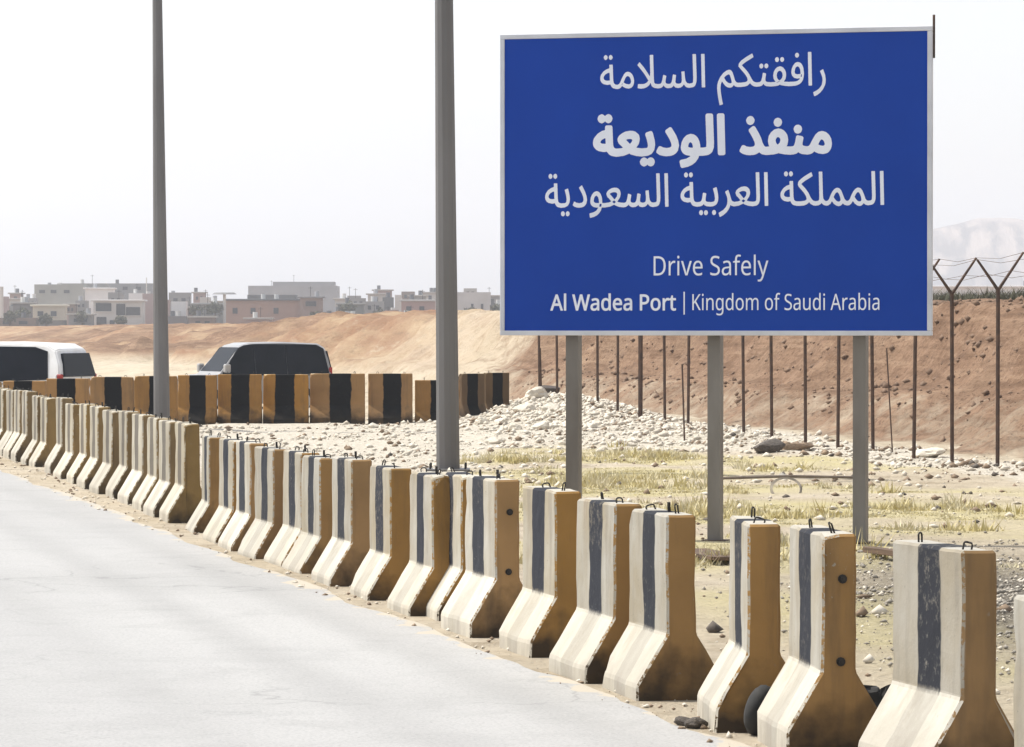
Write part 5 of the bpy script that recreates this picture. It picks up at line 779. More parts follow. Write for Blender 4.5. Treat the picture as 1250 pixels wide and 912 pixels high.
# black and ochre barriers in front of the side road (long faces to the camera)
FAR = [(-40, 2, 466), (4, 57, 465), (57, 110, 462), (110, 164, 460), (164, 217, 459), (217, 265, 458), (266, 320, 457), (321, 377, 457), (378, 446, 456), (449, 504, 456), (506, 561, 464), (561, 590, 456), (590, 620, 455)]
FL = ['{} of the black and ochre barriers'.format(s) for s in
      ['leftmost, cut by the picture edge', 'second from left', 'third from left, below the rear of the white car,', 'fourth from left', 'fifth from left, just behind the thin lamp post,',
       'one right of the thin lamp post', 'one below the nose of the dark-windowed car', 'one below the front door of the dark-windowed car', 'one below the tail of the dark-windowed car', 'last but one before the big lamp post', 'one partly hidden and sunk behind the big lamp post', 'one directly right of the big lamp post', 'rightmost, at the rubble heap,']]
for i, (x0, x1, yt) in enumerate(FAR):
    hgt = 1.0
    Y0 = hgt * .93 / (yt - HY) * F if i != 10 else 81.0
    if i < 5: Y0 = [70, 71.5, 73, 76, 78][i]
    elif i < 10: Y0 = 79.6 + (i - 5) * .3
    elif i == 11: Y0 = 82.0
    elif i == 12: Y0 = 83.5
    pxw = (x1 - x0 - 1.0) / F * Y0
    if i <= 10:
        yaw = R([-8, -8, -10, -10, -6, -2, 0, 1, 2, 2, 3][i]); L = pxw / math.cos(yaw)
    else:
        yaw = R(32); L = pxw / math.cos(yaw)
    x = sx((x0 + x1) / 2, Y0)
    zt = sz(yt, Y0)
    root = empty('concrete_barrier', (x, Y0, zt - 1.0), yaw)
    root.scale = (L / BL, 1, 1)
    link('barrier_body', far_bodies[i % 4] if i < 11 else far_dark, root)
    for lx in (-.25, .27):
        lo = link('lifting_loop', loops[i % 4], root); lo.location = (lx, 0, 1.0)
    tag(root, FL[i], 'barrier', 'black and ochre barriers along the side road')

# ------------------------------------------------------------------ lamp posts
def lamp_post(px, Y, r0, r1, H, label, lean=0.0):
    x = sx(px, Y); z0 = gh(x, Y)
    root = empty('lamp_post', (x, Y, z0), 0)
    mb = MB(); k = 12
    mb.tube([(lean * j / k, 0, H * j / k) for j in range(k + 1)], r0, 12, r2=r1)
    o = mb.build('pole', M['galv'], root)
    mb = MB(); mb.box(-r0 * 1.8, r0 * 1.8, -r0 * 1.8, r0 * 1.8, -.03, .03, bevel=.005); mb.build('base_plate', M['galv'], root)
    for a, b in ((-1, -1), (1, -1), (1, 1), (-1, 1)):
        mb = MB(); mb.tube([(a * r0 * 1.45, b * r0 * 1.45, .0), (a * r0 * 1.45, b * r0 * 1.45, .10)], .016, 6); mb.build('anchor_bolt', M['dark_iron'], root)
    mb = MB(); mb.tube([(lean, 0, H - .1), (lean - .3, -.06, H + .25), (lean - 1.4, -.3, H + .45)], r1 * .55, 8); mb.build('bracket_arm', M['galv'], root)
    mb = MB(); mb.box(lean - 2.1, lean - 1.35, -.52, -.18, H + .38, H + .50, bevel=.03); mb.build('lamp_head', M['galv'], root)
    tag(root, label, 'lamp post', 'lamp posts beside the road'); return root
lamp_post(547, 53.6, .158, .098, 10.5, 'thick grey steel lamp post nearer the middle, rising left of the blue sign', lean=-.09)
lamp_post(197.5, 76, .155, .072, 10.5, 'thinner grey lamp post at the left, rising behind the roadside barriers', lean=-.10)

# ------------------------------------------------------------------ road sign
SL_ = Vector((sx(611, 37.1), 37.1, 0)); SR_ = Vector((sx(1138, 36.0), 36.0, 0))
SW = (SR_ - SL_).length; yaw = math.atan2(SR_.y - SL_.y, SR_.x - SL_.x)
ZB, ZT = 1.845, 4.565; SH = ZT - ZB
sign = empty('road_sign', (SL_.x, SL_.y, 0), yaw)    # local x along the board, -y to the camera
tag(sign, 'large blue road sign in Arabic and English on three grey posts behind the barriers', 'road sign')
M['sign_blue'] = simple('sign_blue', (.006, .052, .36), (.005, .044, .31), 1.2, .5, spec=.12, lo=.3, hi=.8)
M['sign_frame'] = simple('sign_frame_grey', (.62, .64, .70), (.50, .52, .58), 2.5, .5)
M['sign_letter'] = simple('sign_reflective_white', (.80, .84, .95), (.70, .74, .86), 3.0, .5)
M['sign_back'] = simple('sign_back_aluminium', (.42, .42, .43), (.34, .34, .35), 2, .45, .7)
BW = .043
mb = MB(); mb.box(BW, SW - BW, -.012, .012, ZB + BW, ZT - BW, 0)
pan = mb.build('sign_panel', M['sign_blue'], sign)
for nm, a in (('top', (0, SW, ZT - BW, ZT)), ('bottom', (0, SW, ZB, ZB + BW)), ('left', (0, BW, ZB + BW + .001, ZT - BW - .001)), ('right', (SW - BW, SW, ZB + BW + .001, ZT - BW - .001))):
    mb = MB(); mb.box(a[0], a[1], -.022, .03, a[2], a[3], bevel=.004); mb.build('frame_strip', M['sign_frame'], sign)
for px in (695.5, 871, 1047.5):
    u = (px - 611) / (1138 - 611) * SW
    mb = MB()
    mb.box(u - .058, u + .058, .135, .145, -.3, ZT - .12); mb.box(u - .058, u + .058, .255, .265, -.3, ZT - .12); mb.box(u - .006, u + .006, .145, .255, -.3, ZT - .12)
    mb.box(u - .058, u - .050, .1455, .2545, -.3, ZT - .12); mb.box(u + .050, u + .058, .1455, .2545, -.3, ZT - .12)
    p = mb.build('sign_post', M['post'], sign)
    mb = MB(); mb.box(u - .11, u + .11, .09, .31, -.01, .012, bevel=.004); mb.build('foot_plate', M['rust'], p)
for zz in (ZB + .35, ZB + 1.36, ZT - .4):
    mb = MB(); mb.box(.06, SW - .06, .0305, .134, zz - .03, zz + .03); mb.build('rear_rail', M['sign_back'], sign)
mb = MB(); mb.tube([(SW + .006, .03, ZT - .28), (SW + .006, .03, ZT + .10)], .012, 6); mb.build('stiffener_rod', M['rust'], sign)

def lettering(key, x0, x1, ytop, ybase, ref_top, ref_base, bold=0.0, zoff=0.0):
    """glyph outlines fitted between photo columns x0..x1 and rows ytop..ybase"""
    spl = [[int(v) for v in s_.split()] for s_ in GLYPHS[key].split(';')]
    allx = [v for s_ in spl for v in s_[::2]]; mnx, mxx = min(allx), max(allx)
    def U(px): return (px - 611) / (1138 - 611) * SW
    def W(py): return ZT - (py - 37.5) / (409.5 - 37.5) * SH
    kx = (U(x1) - U(x0) - 2 * bold) / (mxx - mnx); kz = (W(ytop) - W(ybase)) / (ref_top - ref_base)
    def inside(pt, s_):
        c = False; q = list(zip(s_[::2], s_[1::2])); n = len(q)
        for k in range(n):
            (xa, ya), (xb, yb) = q[k], q[k - 1]
            if (ya > pt[1]) != (yb > pt[1]) and pt[0] < (xb - xa) * (pt[1] - ya) / (yb - ya) + xa: c = not c
        return c
    def area(s_):
        q = list(zip(s_[::2], s_[1::2])); return sum(q[k - 1][0] * q[k][1] - q[k][0] * q[k - 1][1] for k in range(len(q)))
    # outer outlines and holes wind opposite ways
    big = max(spl, key=lambda s_: abs(area(s_))); sg = 1 if area(big) > 0 else -1
    outers = [s_ for s_ in spl if area(s_) * sg > 0]; holes = [s_ for s_ in spl if area(s_) * sg <= 0]
    outers.sort(key=lambda s_: min(s_[::2]))
    glyphs = [[o_] + [h for h in holes if inside((h[0], h[1]), o_)] for o_ in outers]
    words = []; right = -1e9
    for g in glyphs:
        if min(g[0][::2]) > right + 75: words.append([])
        words[-1].append(g); right = max(right, max(g[0][::2]))
    for wd in words:
        bm = bmesh.new(); wx = min(wd[0][0][::2])
        for gi, g in enumerate(wd):
            cu = bpy.data.curves.new('lettering', 'CURVE'); cu.dimensions = '2D'; cu.fill_mode = 'BOTH'; cu.extrude = .0012; cu.offset = bold
            for s_ in g:
                pts = list(zip(s_[::2], s_[1::2]))
                sp = cu.splines.new('POLY'); sp.points.add(len(pts) - 1); sp.use_cyclic_u = True
                for k, (a, b) in enumerate(pts): sp.points[k].co = ((a - wx) * kx, (b - ref_base) * kz, 0, 1)
            tmp = bpy.data.objects.new('lettering_curve', cu)
            me = bpy.data.meshes.new_from_object(tmp); bpy.data.objects.remove(tmp)
            gx0, gx1 = (min(g[0][::2]) - wx) * kx - bold * 1.3, (max(g[0][::2]) - wx) * kx + bold * 1.3
            gy0, gy1 = (min(g[0][1::2]) - ref_base) * kz - bold * 1.3, (max(g[0][1::2]) - ref_base) * kz + bold * 1.3
            for v in me.vertices:
                v.co.x = min(max(v.co.x, gx0), gx1); v.co.y = min(max(v.co.y, gy0), gy1); v.co.z += .00035 * (gi % 3)
            bm.from_mesh(me); bpy.data.meshes.remove(me)
        me = bpy.data.meshes.new('lettering'); bm.to_mesh(me); bm.free(); me.materials.append(M['sign_letter'])
        o = link('lettering', me, sign)
        o.location = (U(x0) + bold + (wx - mnx) * kx, -.0145, W(ybase)); o.rotation_euler = (math.pi / 2, 0, 0)
lettering('A1', 736, 1011, 66, 106.5, 256, 0)
lettering('A2', 727, 1018.5, 138, 187.5, 271, 0)
lettering('A3', 667.5, 1081, 211, 251.5, 257, 0)
lettering('L1', 802, 942, 312.5, 336, 344, 0)
lettering('L2', 674, 829.5, 359, 378.5, 352, 0)
mb = MB(); u = (839.5 - 611) / 527 * SW; zt_ = ZT - (356 - 37.5) / 372 * SH; zb_ = ZT - (384 - 37.5) / 372 * SH
mb.box(u - .006, u + .006, -.0157, -.0133, zb_, zt_); mb.build('divider_bar', M['sign_letter'], sign)
lettering('L3', 849.5, 1075.5, 359, 378.5, 344, 0)

# ------------------------------------------------------------------ rusty fence
FX0 = 16.72
fence = empty('perimeter_fence', (FX0 - .18 * 56, 56, 0), 0)
tag(fence, 'line of bare rusty fence posts with Y-shaped arms running back below the sign', 'fence')
fo = Vector(fence.location)
Ys = [51.8, 53.9] + [56 + 2.1 * k + (.08 * math.sin(k * 2.3)) for k in range(17)]
arm_tips = []
ac = Vector((.985, .17, 0))     # across the fence
for k, Yp in enumerate(Ys):
    X = FX0 - .18 * Yp; z0 = gh(X, Yp) - .15
    Hf = 2.58
    leanx = random.uniform(-.03, .03)
    mb = MB(); rr = .030 if k != 13 else .05
    mb.tube([(0, 0, 0), (leanx * .5, 0, Hf * .5), (leanx, 0, Hf)], rr, 6)
    p = mb.build('fence_post', M['rust'], fence); p.location = Vector((X, Yp, z0)) - fo
    tips = []
    for s_, h_, w_ in ((-1, .40, .30), (1, .50, .36)):
        mb = MB(); tip = Vector((leanx, 0, Hf)) + ac * (s_ * w_) + Vector((0, 0, h_))
        mb.tube([(leanx, 0, Hf - .02), tuple(tip)], .025, 5, r2=.017); mb.build('post_arm', M['rust'], p)
        tips.append((Vector((X, Yp, z0)) + tip, Vector((X, Yp, z0)) + Vector((leanx, 0, Hf)).lerp(tip, .5)))
    arm_tips.append(tips)
for s_ in (0, 1):
    for j in (0, 1):
        mb = MB(); pts = []
        for k in range(len(arm_tips)):
            a = arm_tips[k][s_][j] - fo; pts.append(a)
            if k + 1 < len(arm_tips):
                b = arm_tips[k + 1][s_][j] - fo; pts.append(a.lerp(b, .5) - Vector((0, 0, .05)))
        mb.tube(pts, .0035, 4); mb.build('barbed_wire', M['rust'], fence)
# leaning loose stakes and braces
def stake(px, pyb, pxt, pyt, r, label):
    Y = gy(pyb); x = sx(px, Y)
    mb = MB(); mb.tube([(0, 0, -.1), (sx(pxt, Y) - x, .1, sz(pyt, Y) - gh(x, Y))], r, 6)
    o = mb.build('iron_stake', M['rust'], None); o.location = (x, Y, gh(x, Y)); tag(o, label, 'stake')
stake(1090, 554, 1083, 425, .012, 'thin bent iron stake leaning just right of the right-hand sign post')
stake(661, 500, 659, 425, .03, 'short rusty stake leaning beside the farthest fence post, left of the sign posts')
stake(836, 543, 833, 445, .016, 'thin rusty stake between fence posts, left of the middle sign post')

# ------------------------------------------------------------------ litter on the lot
def tyre(name, loc, R0, r, rot, label, sq=1.0):
    bm = bmesh.new(); NS, NT_ = 28, 10; rings = []
    for i in range(NS):
        a = 2 * math.pi * i / NS; ring = []
        for k in range(NT_):
            b = 2 * math.pi * k / NT_
            rr = R0 + r * math.cos(b) * (1.0 if math.cos(b) < .6 else .92); yy = r * 1.15 * math.sin(b)
            tread = .006 * (i % 2) if math.cos(b) > .6 else 0
            ring.append(bm.verts.new(((rr + tread) * math.cos(a), yy, (rr + tread) * math.sin(a) * sq)))
        rings.append(ring)
    for i in range(NS):
        for k in range(NT_):
            bm.faces.new((rings[i][k], rings[i][(k + 1) % NT_], rings[(i + 1) % NS][(k + 1) % NT_], rings[(i + 1) % NS][k]))
    bmesh.ops.recalc_face_normals(bm, faces=bm.faces[:])
    me = bpy.data.meshes.new(name); bm.to_mesh(me); bm.free(); me.materials.append(M['rubber'])
    me.polygons.foreach_set('use_smooth', [True] * len(me.polygons))
    o = link(name, me); o.location = loc; o.rotation_euler = rot; tag(o, label, 'tyre'); return o
P = unproject(927, 903)
tyre('old_tyre', (P.x + .02, P.y + .18, .115), .085, .038, (R(12), 0, R(62)), 'small black tyre standing on edge behind the second nearest barrier')
# torn black rubber scrap between the two nearest barriers
bm = bmesh.new(); rndr = random.Random(3)
for k in range(5):
    bmesh.ops.create_icosphere(bm, subdivisions=2, radius=.07, matrix=Matrix.Translation((rndr.uniform(-.09, .09), rndr.uniform(-.07, .07), .05 + rndr.uniform(0, .10))) @ Matrix.Diagonal((1.2, .6, .8, 1)))
for v in bm.verts: v.co += Vector([noise.noise(v.co * 14 + Vector((q * 7, 0, 0))) * .05 for q in range(3)])
me = bpy.data.meshes.new('rubber_scrap'); bm.to_mesh(me); bm.free(); me.materials.append(M['rubber'])
P = unproject(1076, 880); o = link('rubber_scrap', me); o.location = (P.x, P.y, gh(P.x, P.y)); tag(o, 'torn black rubber scrap lying between the two nearest barriers', 'scrap')
# dark drum
Y = gy(493, .1); x = sx(670, Y) 
mb = MB(); prof = [(.22, 0), (.235, .02), (.225, .04), (.225, .16), (.235, .18), (.225, .20), (.225, .34), (.235, .36), (.22, .38)]
ring = []
for r_, z_ in prof: ring.append([mb.bm.verts.new((r_ * math.cos(a), r_ * math.sin(a), z_)) for a in [2 * math.pi * q / 16 for q in range(16)]])
for i in range(len(ring) - 1):
    for q in range(16): mb.bm.faces.new((ring[i][q], ring[i][(q + 1) % 16], ring[i + 1][(q + 1) % 16], ring[i + 1][q]))
mb.bm.faces.new(ring[-1])
o = mb.build('steel_drum', simple('scorched_drum', (.03, .025, .022), (.07, .045, .03), 8, .7), None)
o.location = (x, Y, gh(x, Y) + .05); o.rotation_euler = (.12, .1, 0); tag(o, 'short scorched black drum on top of the rubble heap left of the sign posts', 'drum')
# boards at the sign feet
def board(px0, py0, px1, py1, wd, th, label, zz=.05):
    a = unproject(px0, py0, zz); b = unproject(px1, py1, zz)
    d = b - a; L = d.length; o = None
    mb = MB(); mb.box(0, L, -wd / 2, wd / 2, -th / 2, th / 2, bevel=.004)
    for v in mb.bm.verts: v.co.z += .012 * math.sin(v.co.x * 5)
    o = mb.build('timber_board', M['timber'], None); o.location = a; o.rotation_euler = (0, 0, math.atan2(d.y, d.x)); tag(o, label, 'board')
board(843, 672, 893, 682, .30, .03, 'dark brown board lying flat at the foot of the middle sign post', .04)
board(1060, 671, 1100, 676, .10, .05, 'short dark plank lying right of the foot of the right-hand sign post', .06)
# pipe and coil
a = unproject(880, 584, .12); b = unproject(1048, 583, .12)
mb = MB(); mb.tube([tuple(a - a), tuple((b - a) * .5 + Vector((0, 0, .02))), tuple(b - a)], .018, 8); o = mb.build('iron_pipe', simple('old_pipe', (.22, .18, .15), (.14, .11, .09), 6, .7, .3), None); o.location = a
tag(o, 'thin rusty pipe lying across the dry grass between the middle and right sign posts', 'pipe')
P = unproject(960, 603, .0); mb = MB(); rr = .16
for q in range(4):
    mb.tube([(math.cos(u_) * (rr + q * .008), math.sin(u_) * .10 + q * .012, rr * .55 + math.sin(u_) * (rr * .7 + q * .006) - .03) for u_ in [2 * math.pi * v_ / 22 for v_ in range(23)]], .004, 4)
o = mb.build('wire_coil', simple('dusty_wire', (.34, .30, .25), (.24, .21, .17), 10, .8, 0), None); o.location = P; tag(o, 'half-buried dusty coil of wire below the thin pipe, between middle and right sign posts', 'wire coil')
# ------------------------------------------------------------------ vehicles
def car_paint(name, c):
    t = NT(name); nz = t.noise(3, 5)
    t.fin(t.mix(t.math('MULTIPLY', t.ramp(nz, .4, .7), .35), c, (.45, .40, .33)), .28, 0)
    t.b.inputs['Coat Weight'].default_value = .5; return t.m
M['paint_white'] = car_paint('white_car_paint', (.78, .78, .78))
M['glass'] = simple('tinted_glass', (.008, .010, .014), (.012, .014, .02), 2, .25, 0, spec=.04)
M['trim'] = simple('black_trim', (.02, .02, .02), (.03, .03, .03), 4, .5)
M['rim'] = simple('alloy_rim', (.5, .5, .5), (.4, .4, .4), 5, .35, .8)
M['red_lens'] = simple('red_lens', (.35, .015, .012), (.25, .01, .01), 5, .2)
M['head_lens'] = simple('clear_lens', (.7, .72, .75), (.5, .52, .55), 5, .1)
M['plate'] = simple('number_plate', (.7, .7, .68), (.6, .6, .58), 5, .5)

def wz(z, belt=1.08, w0=.95, w1=.73, ztop=1.86):
    if z <= belt: return w0 - .05 * max(0, (.55 - z)) * 2
    return w0 + (w1 - w0) * ((z - belt) / (ztop - belt))

def make_suv(prof, wind, rearg, glasses, dark_pillars=False):
    root = empty('parked_suv')
    # body: profile lofted across, tumblehome above the belt
    bm = bmesh.new()
    stations = [-1, -.86, -.4, 0, .4, .86, 1]
    rings = []
    for s_ in stations:
        k = 1.0 if abs(s_) < .9 else .0
        ring = []
        for (x, z) in prof:
            yy = s_ * wz(z)
            sh = 0 if abs(s_) < .9 else .045
            ccx, ccz = 0.0, .95
            ring.append(bm.verts.new((x - math.copysign(min(sh, abs(x)), x) * (abs(x) > 1.9), yy, z - (sh * .8 if z > 1.6 else 0))))
        rings.append(ring)
    n = len(prof)
    for i in range(len(stations) - 1):
        for k in range(n): bm.faces.new((rings[i][k], rings[i + 1][k], rings[i + 1][(k + 1) % n], rings[i][(k + 1) % n]))
    ia = next(k for k, p in enumerate(prof) if p == (-2.42, 1.08)); ib = next(k for k, p in enumerate(prof) if p == (1.14, 1.08))
    for ring in (rings[0], rings[-1]):
        bm.faces.new(ring[ia:ib + 1]); bm.faces.new(ring[ib:] + ring[:ia + 1])
    bmesh.ops.recalc_face_normals(bm, faces=bm.faces[:])
    bv = [e for e in bm.edges if len(e.link_faces) == 2 and e.calc_face_angle(0) > .5]
    bmesh.ops.bevel(bm, geom=bv, offset=.02, segments=2, affect='EDGES')
    me = bpy.data.meshes.new('car_body'); bm.to_mesh(me); bm.free(); me.materials.append(M['paint_white'])
    body = link('car_body', me, root)
    # side glass
    for s_ in (-1, 1):
        for g in glasses:
            mb = MB()
            o_ = [(x, s_ * (wz(z) + .014), z) for x, z in g]; i_ = [(x, s_ * (wz(z) - .05), z) for x, z in g]
            ov = [mb.bm.verts.new(p) for p in o_]; iv = [mb.bm.verts.new(p) for p in i_]
            mb.bm.faces.new(ov); mb.bm.faces.new(iv[::-1])
            for k in range(len(g)): mb.bm.faces.new((ov[k], iv[k], iv[(k + 1) % len(g)], ov[(k + 1) % len(g)]))
            mb.build('side_window', M['glass'], root)
        # black belt trim
        mb = MB(); mb.box(-2.3, 1.0, s_ * (wz(1.06) + .004) - .006, s_ * (wz(1.06) + .004) + .006, 1.045, 1.065); mb.build('belt_trim', M['trim'], root)
        mb = MB(); mb.box(.88, 1.06, s_ * 1.0 - .0, s_ * 1.0 + s_ * .20, 1.12, 1.34, bevel=.03) if s_ > 0 else mb.box(.88, 1.06, -1.20, -1.0, 1.12, 1.34, bevel=.03)
        mi = mb.build('wing_mirror', M['paint_white'], root)
        for hx in (-.95, .02):
            mb = MB(); mb.box(hx, hx + .2, s_ * .96 - .012, s_ * .96 + .012, 1.0, 1.03, bevel=.005); mb.build('door_handle', M['trim'], root)
        mb = MB(); mb.box(-2.41, -2.30, s_ * .88 - .06, s_ * .88 + .06, .95, 1.25, bevel=.02); mb.build('tail_light', M['red_lens'], root)
        mb = MB(); mb.box(2.30, 2.44, s_ * .74 - .16, s_ * .74 + .16, .82, .98, bevel=.03); mb.build('headlight', M['head_lens'], root)
    def strip(a, b, wfrac, name, proud=.008):
        (xa, za), (xb, zb) = a, b
        d = Vector((xb - xa, 0, zb - za)); nrm = Vector((d.z, 0, -d.x)).normalized()
        if nrm.x * (1 if xa > 0 or xb > .5 else -1) < 0: nrm = -nrm
        mb = MB(); q = []
        for (x, z) in (a, b):
            for s_ in (-1, 1): q.append(Vector((x, s_ * wz(z) * wfrac, z)) + nrm * proud)
        q2 = [p - nrm * .05 for p in q]
        o = [mb.bm.verts.new(p) for p in (q[0], q[1], q[3], q[2])]; i = [mb.bm.verts.new(p) for p in (q2[0], q2[1], q2[3], q2[2])]
        mb.bm.faces.new(o); mb.bm.faces.new(i[::-1])
        for k in range(4): mb.bm.faces.new((o[k], i[k], i[(k + 1) % 4], o[(k + 1) % 4]))
        return mb.build(name, M['glass'], root)
    strip(wind[0], wind[1], .90, 'windscreen')
    strip(rearg[0], rearg[1], .88, 'rear_window')
    mb = MB(); mb.box(-2.50, -2.30, -.86, .86, .42, .62, bevel=.03); mb.build('rear_bumper', M['trim'], root)
    mb = MB(); mb.box(2.34, 2.50, -.86, .86, .40, .60, bevel=.03); mb.build('front_bumper', M['trim'], root)
    mb = MB(); mb.box(2.37, 2.46, -.52, .52, .68, .93, bevel=.01); mb.build('grille', M['trim'], root)
    mb = MB(); mb.box(-2.47, -2.43, -.26, .26, .72, .84); mb.build('number_plate', M['plate'], root)
    for x in (-1.45, 1.45):
        for s_ in (-1, 1):
            mb = MB(); mb.tube([(x, s_ * .70, .39), (x, s_ * .955, .39)], .385, 24)
            wv_ = mb.build('wheel', M['rubber'], root)
            mb = MB(); mb.tube([(x, s_ * .90, .39), (x, s_ * .965, .39)], .25, 16); mb.build('rim', M['rim'], wv_)
    return root
profA = [(-2.38, .42), (-2.44, .75), (-2.42, 1.08), (-2.36, 1.45), (-2.26, 1.74), (-2.05, 1.85), (-1.0, 1.89), (.1, 1.87), (.42, 1.80), (.78, 1.44), (1.14, 1.08), (1.7, 1.03), (2.2, .97), (2.40, .88), (2.44, .6), (2.36, .40), (1.9, .34), (-1.9, .34)]
gA = [[(.02, 1.10), (.96, 1.10), (.46, 1.69), (.26, 1.78), (.02, 1.79)], [(-.98, 1.10), (-.005, 1.10), (-.005, 1.795), (-.98, 1.795)], [(-2.12, 1.14), (-1.005, 1.10), (-1.005, 1.795), (-1.78, 1.785), (-2.05, 1.70)]]
A = make_suv(profA, ((1.07, 1.15), (.47, 1.75)), ((-2.435, 1.2), (-2.335, 1.66)), gA)
tag(A, 'white sport utility car at the left edge, its dark rear window in view', 'car')
gB = [[(.01, 1.06), (1.06, 1.09), (.50, 1.74), (.30, 1.81), (.01, 1.83)], [(-.98, 1.06), (0.0, 1.06), (0.0, 1.835), (-.98, 1.835)], [(-2.30, 1.10), (-.99, 1.06), (-.99, 1.835), (-1.95, 1.82), (-2.18, 1.72)]]
M['paint_white'] = car_paint('silver_grey_car_paint', (.26, .26, .27))
B = make_suv(profA, ((1.07, 1.15), (.47, 1.75)), ((-2.435, 1.2), (-2.335, 1.66)), gB)
tag(B, 'grey sport utility car with black side windows facing left behind the ochre and black barriers', 'car')
def put_car(o, px, Y, corner, rz, zg):
    c, s_ = math.cos(rz), math.sin(rz)
    x = sx(px, Y) - (c * corner[0] - s_ * corner[1]); y = Y - (s_ * corner[0] + c * corner[1])
    o.location = (x, y, zg); o.rotation_euler = (0, 0, rz)
put_car(A, 77, 80.6, (-2.45, .95), R(164), -.27)
put_car(B, 416, 110, (-2.40, .95), R(203), -.50)
B.scale = (.90, 1.0, 1.06)

# ------------------------------------------------------------------ far settlement
M['win'] = simple('dark_window', (.03, .03, .035), (.05, .05, .05), 3, .4)
MC = {}
def wallmat(c, nm):
    if nm not in MC: MC[nm] = simple(nm, c, tuple(v * .82 for v in c), .25, .9, 0, .1)
    return MC[nm]
def plateau_z(x, Y): return gh(x, Y)
def house(px0, px1, yt, yb, Y, matname, colour, name, label, cat='building', roof=None, wins=(), parapet=False, depth=None, door=None, group=None):
    x0, x1 = sx(px0, Y), sx(px1, Y); zt, zb = sz(yt, Y), sz(yb, Y)
    zg = min(zb, plateau_z((x0 + x1) / 2, Y)) - .4
    dp = depth or max(4.0, (x1 - x0) * .6)
    root = empty(name, ((x0 + x1) / 2, Y, zg), 0)
    hw = (x1 - x0) / 2; H = zt - zg
    rt = 0
    mb = MB(); mb.box(-hw, hw, 0, dp, 0, H - rt)
    mb.build('wall', wallmat(colour, matname), root)
    if roof:
        mb = MB(); th = max(.25, (sz(roof[1], Y) - sz(roof[2], Y))) if len(roof) > 2 else .3
        mb.box(-hw - .4, hw + .4, -.5, dp + .4, H + .003, H + th, bevel=.05); mb.build('roof', wallmat(roof[0], 'roof_' + matname), root)
    if parapet:
        for a in ((-hw, hw, -.06, .2), (-hw, hw, dp - .2, dp + .06)):
            mb = MB(); mb.box(a[0], a[1], a[2], a[3], H + .002, H + .5); mb.build('parapet', wallmat(colour, matname), root)
    for (a, b, c_, d_) in wins:
        mb = MB(); wx0, wx1 = sx(a, Y) - root.location.x, sx(b, Y) - root.location.x
        wz1, wz0 = sz(c_, Y) - zg, sz(d_, Y) - zg
        mb.box(wx0, wx1, -.10, .3, wz0, wz1)
        fr = mb.build('window', M['win'], root)
        mb = MB(); mb.box(wx0 - .12, wx1 + .12, -.22, -.102, wz0 - .14, wz0 - .002); mb.build('sill', wallmat(colour, matname), fr)
    hr = random.Random(int(px0 * 7 + yt * 3))
    if cat in ('building', 'hut') and hw > .9:
        for q in range(hr.choice([0, 1, 1, 2])):
            mb = MB(); tx = hr.uniform(-hw * .7, hw * .7); ty = hr.uniform(.8, dp * .6); th_ = H + (.32 if roof else .0)
            mb.tube([(tx, ty, th_ - .05), (tx, ty, th_ + .25), (tx, ty, th_ + .9)], .42, 8); mb.build('water_tank', wallmat(hr.choice([(.6, .6, .58), (.12, .12, .13), (.35, .36, .38)]), 'tank_%d' % hr.randrange(3)), root)
        if hr.random() < .4:
            mb = MB(); tx = hr.uniform(-hw * .8, hw * .8); mb.tube([(tx, 1, H - .1), (tx, 1, H + 2.0)], .05, 5); mb.box(tx - .4, tx + .4, .97, 1.03, H + 1.7, H + 1.76); mb.build('aerial', M['dark_iron'], root)
    tag(root, label, cat, group); return root
Yt = 700.0
house(-30, 8, 362, 398, 740, 'mauve_wall', (.36, .28, .27), 'compound_wall', 'low mauve wall stub at the far left edge of the settlement', 'wall')
house(6, 116, 383, 399, 720, 'mauve_wall', (.34, .26, .25), 'compound_wall', 'long low mauve compound wall behind the white car', 'wall')
house(16, 39, 371, 386, 705, 'dark_shed', (.16, .15, .15), 'shed', 'small dark shed at the left of the settlement, above the white car', roof=((.30, .29, .28),))
house(40, 79, 374, 392, 700, 'cream_wall', (.52, .48, .40), 'flat_roofed_house', 'cream flat-roofed house with pale roof slab above the white car', roof=((.66, .63, .52),), wins=[(46, 53, 380, 386), (62, 69, 380, 386)])
house(20, 78, 391, 400, 690, 'dark_container', (.17, .16, .15), 'cargo_container', 'long dark low container below the cream flat-roofed house', 'container')
house(42, 102, 350, 376, 900, 'pale_green_block', (.33, .34, .31), 'apartment_block', 'pale greenish-grey stepped block farthest left behind the cream house', parapet=True, wins=[(48, 55, 354, 358), (62, 69, 354, 358), (78, 85, 354, 358)])
house(70, 130, 346, 376, 930, 'grey_green_block', (.27, .28, .27), 'apartment_block', 'greyer taller block behind and right of the pale greenish block', wins=[(92, 100, 352, 357)])
house(128, 186, 346, 374, 950, 'grey_block', (.25, .26, .27), 'apartment_block', 'wide dark grey block with an aerial, just left of the thin lamp post', wins=[(150, 156, 350, 354), (166, 172, 350, 354)])
house(104, 138, 353, 366, 860, 'white_hall', (.72, .72, .72), 'warehouse', 'white warehouse with bright roof behind the pillared house', roof=((.8, .8, .8),))
house(157, 174, 358, 367, 850, 'white_hall', (.72, .72, .72), 'shed', 'small bright white shed just right of the white warehouse')
house(114, 174, 368, 401, 700, 'chalk_wall', (.55, .54, .52), 'pillared_house', 'chalk-white house with wide dark upper windows left of the thin lamp post', roof=((.66, .65, .64),),
      wins=[(117, 136, 370, 380), (142, 153, 371, 385), (154, 171, 375, 385), (118, 130, 387, 401), (134, 140, 391, 398)])
house(174, 188, 362, 399, 715, 'mauve_wall', (.36, .28, .27), 'plain_house', 'narrow mauve house against the left side of the thin lamp post', parapet=True)
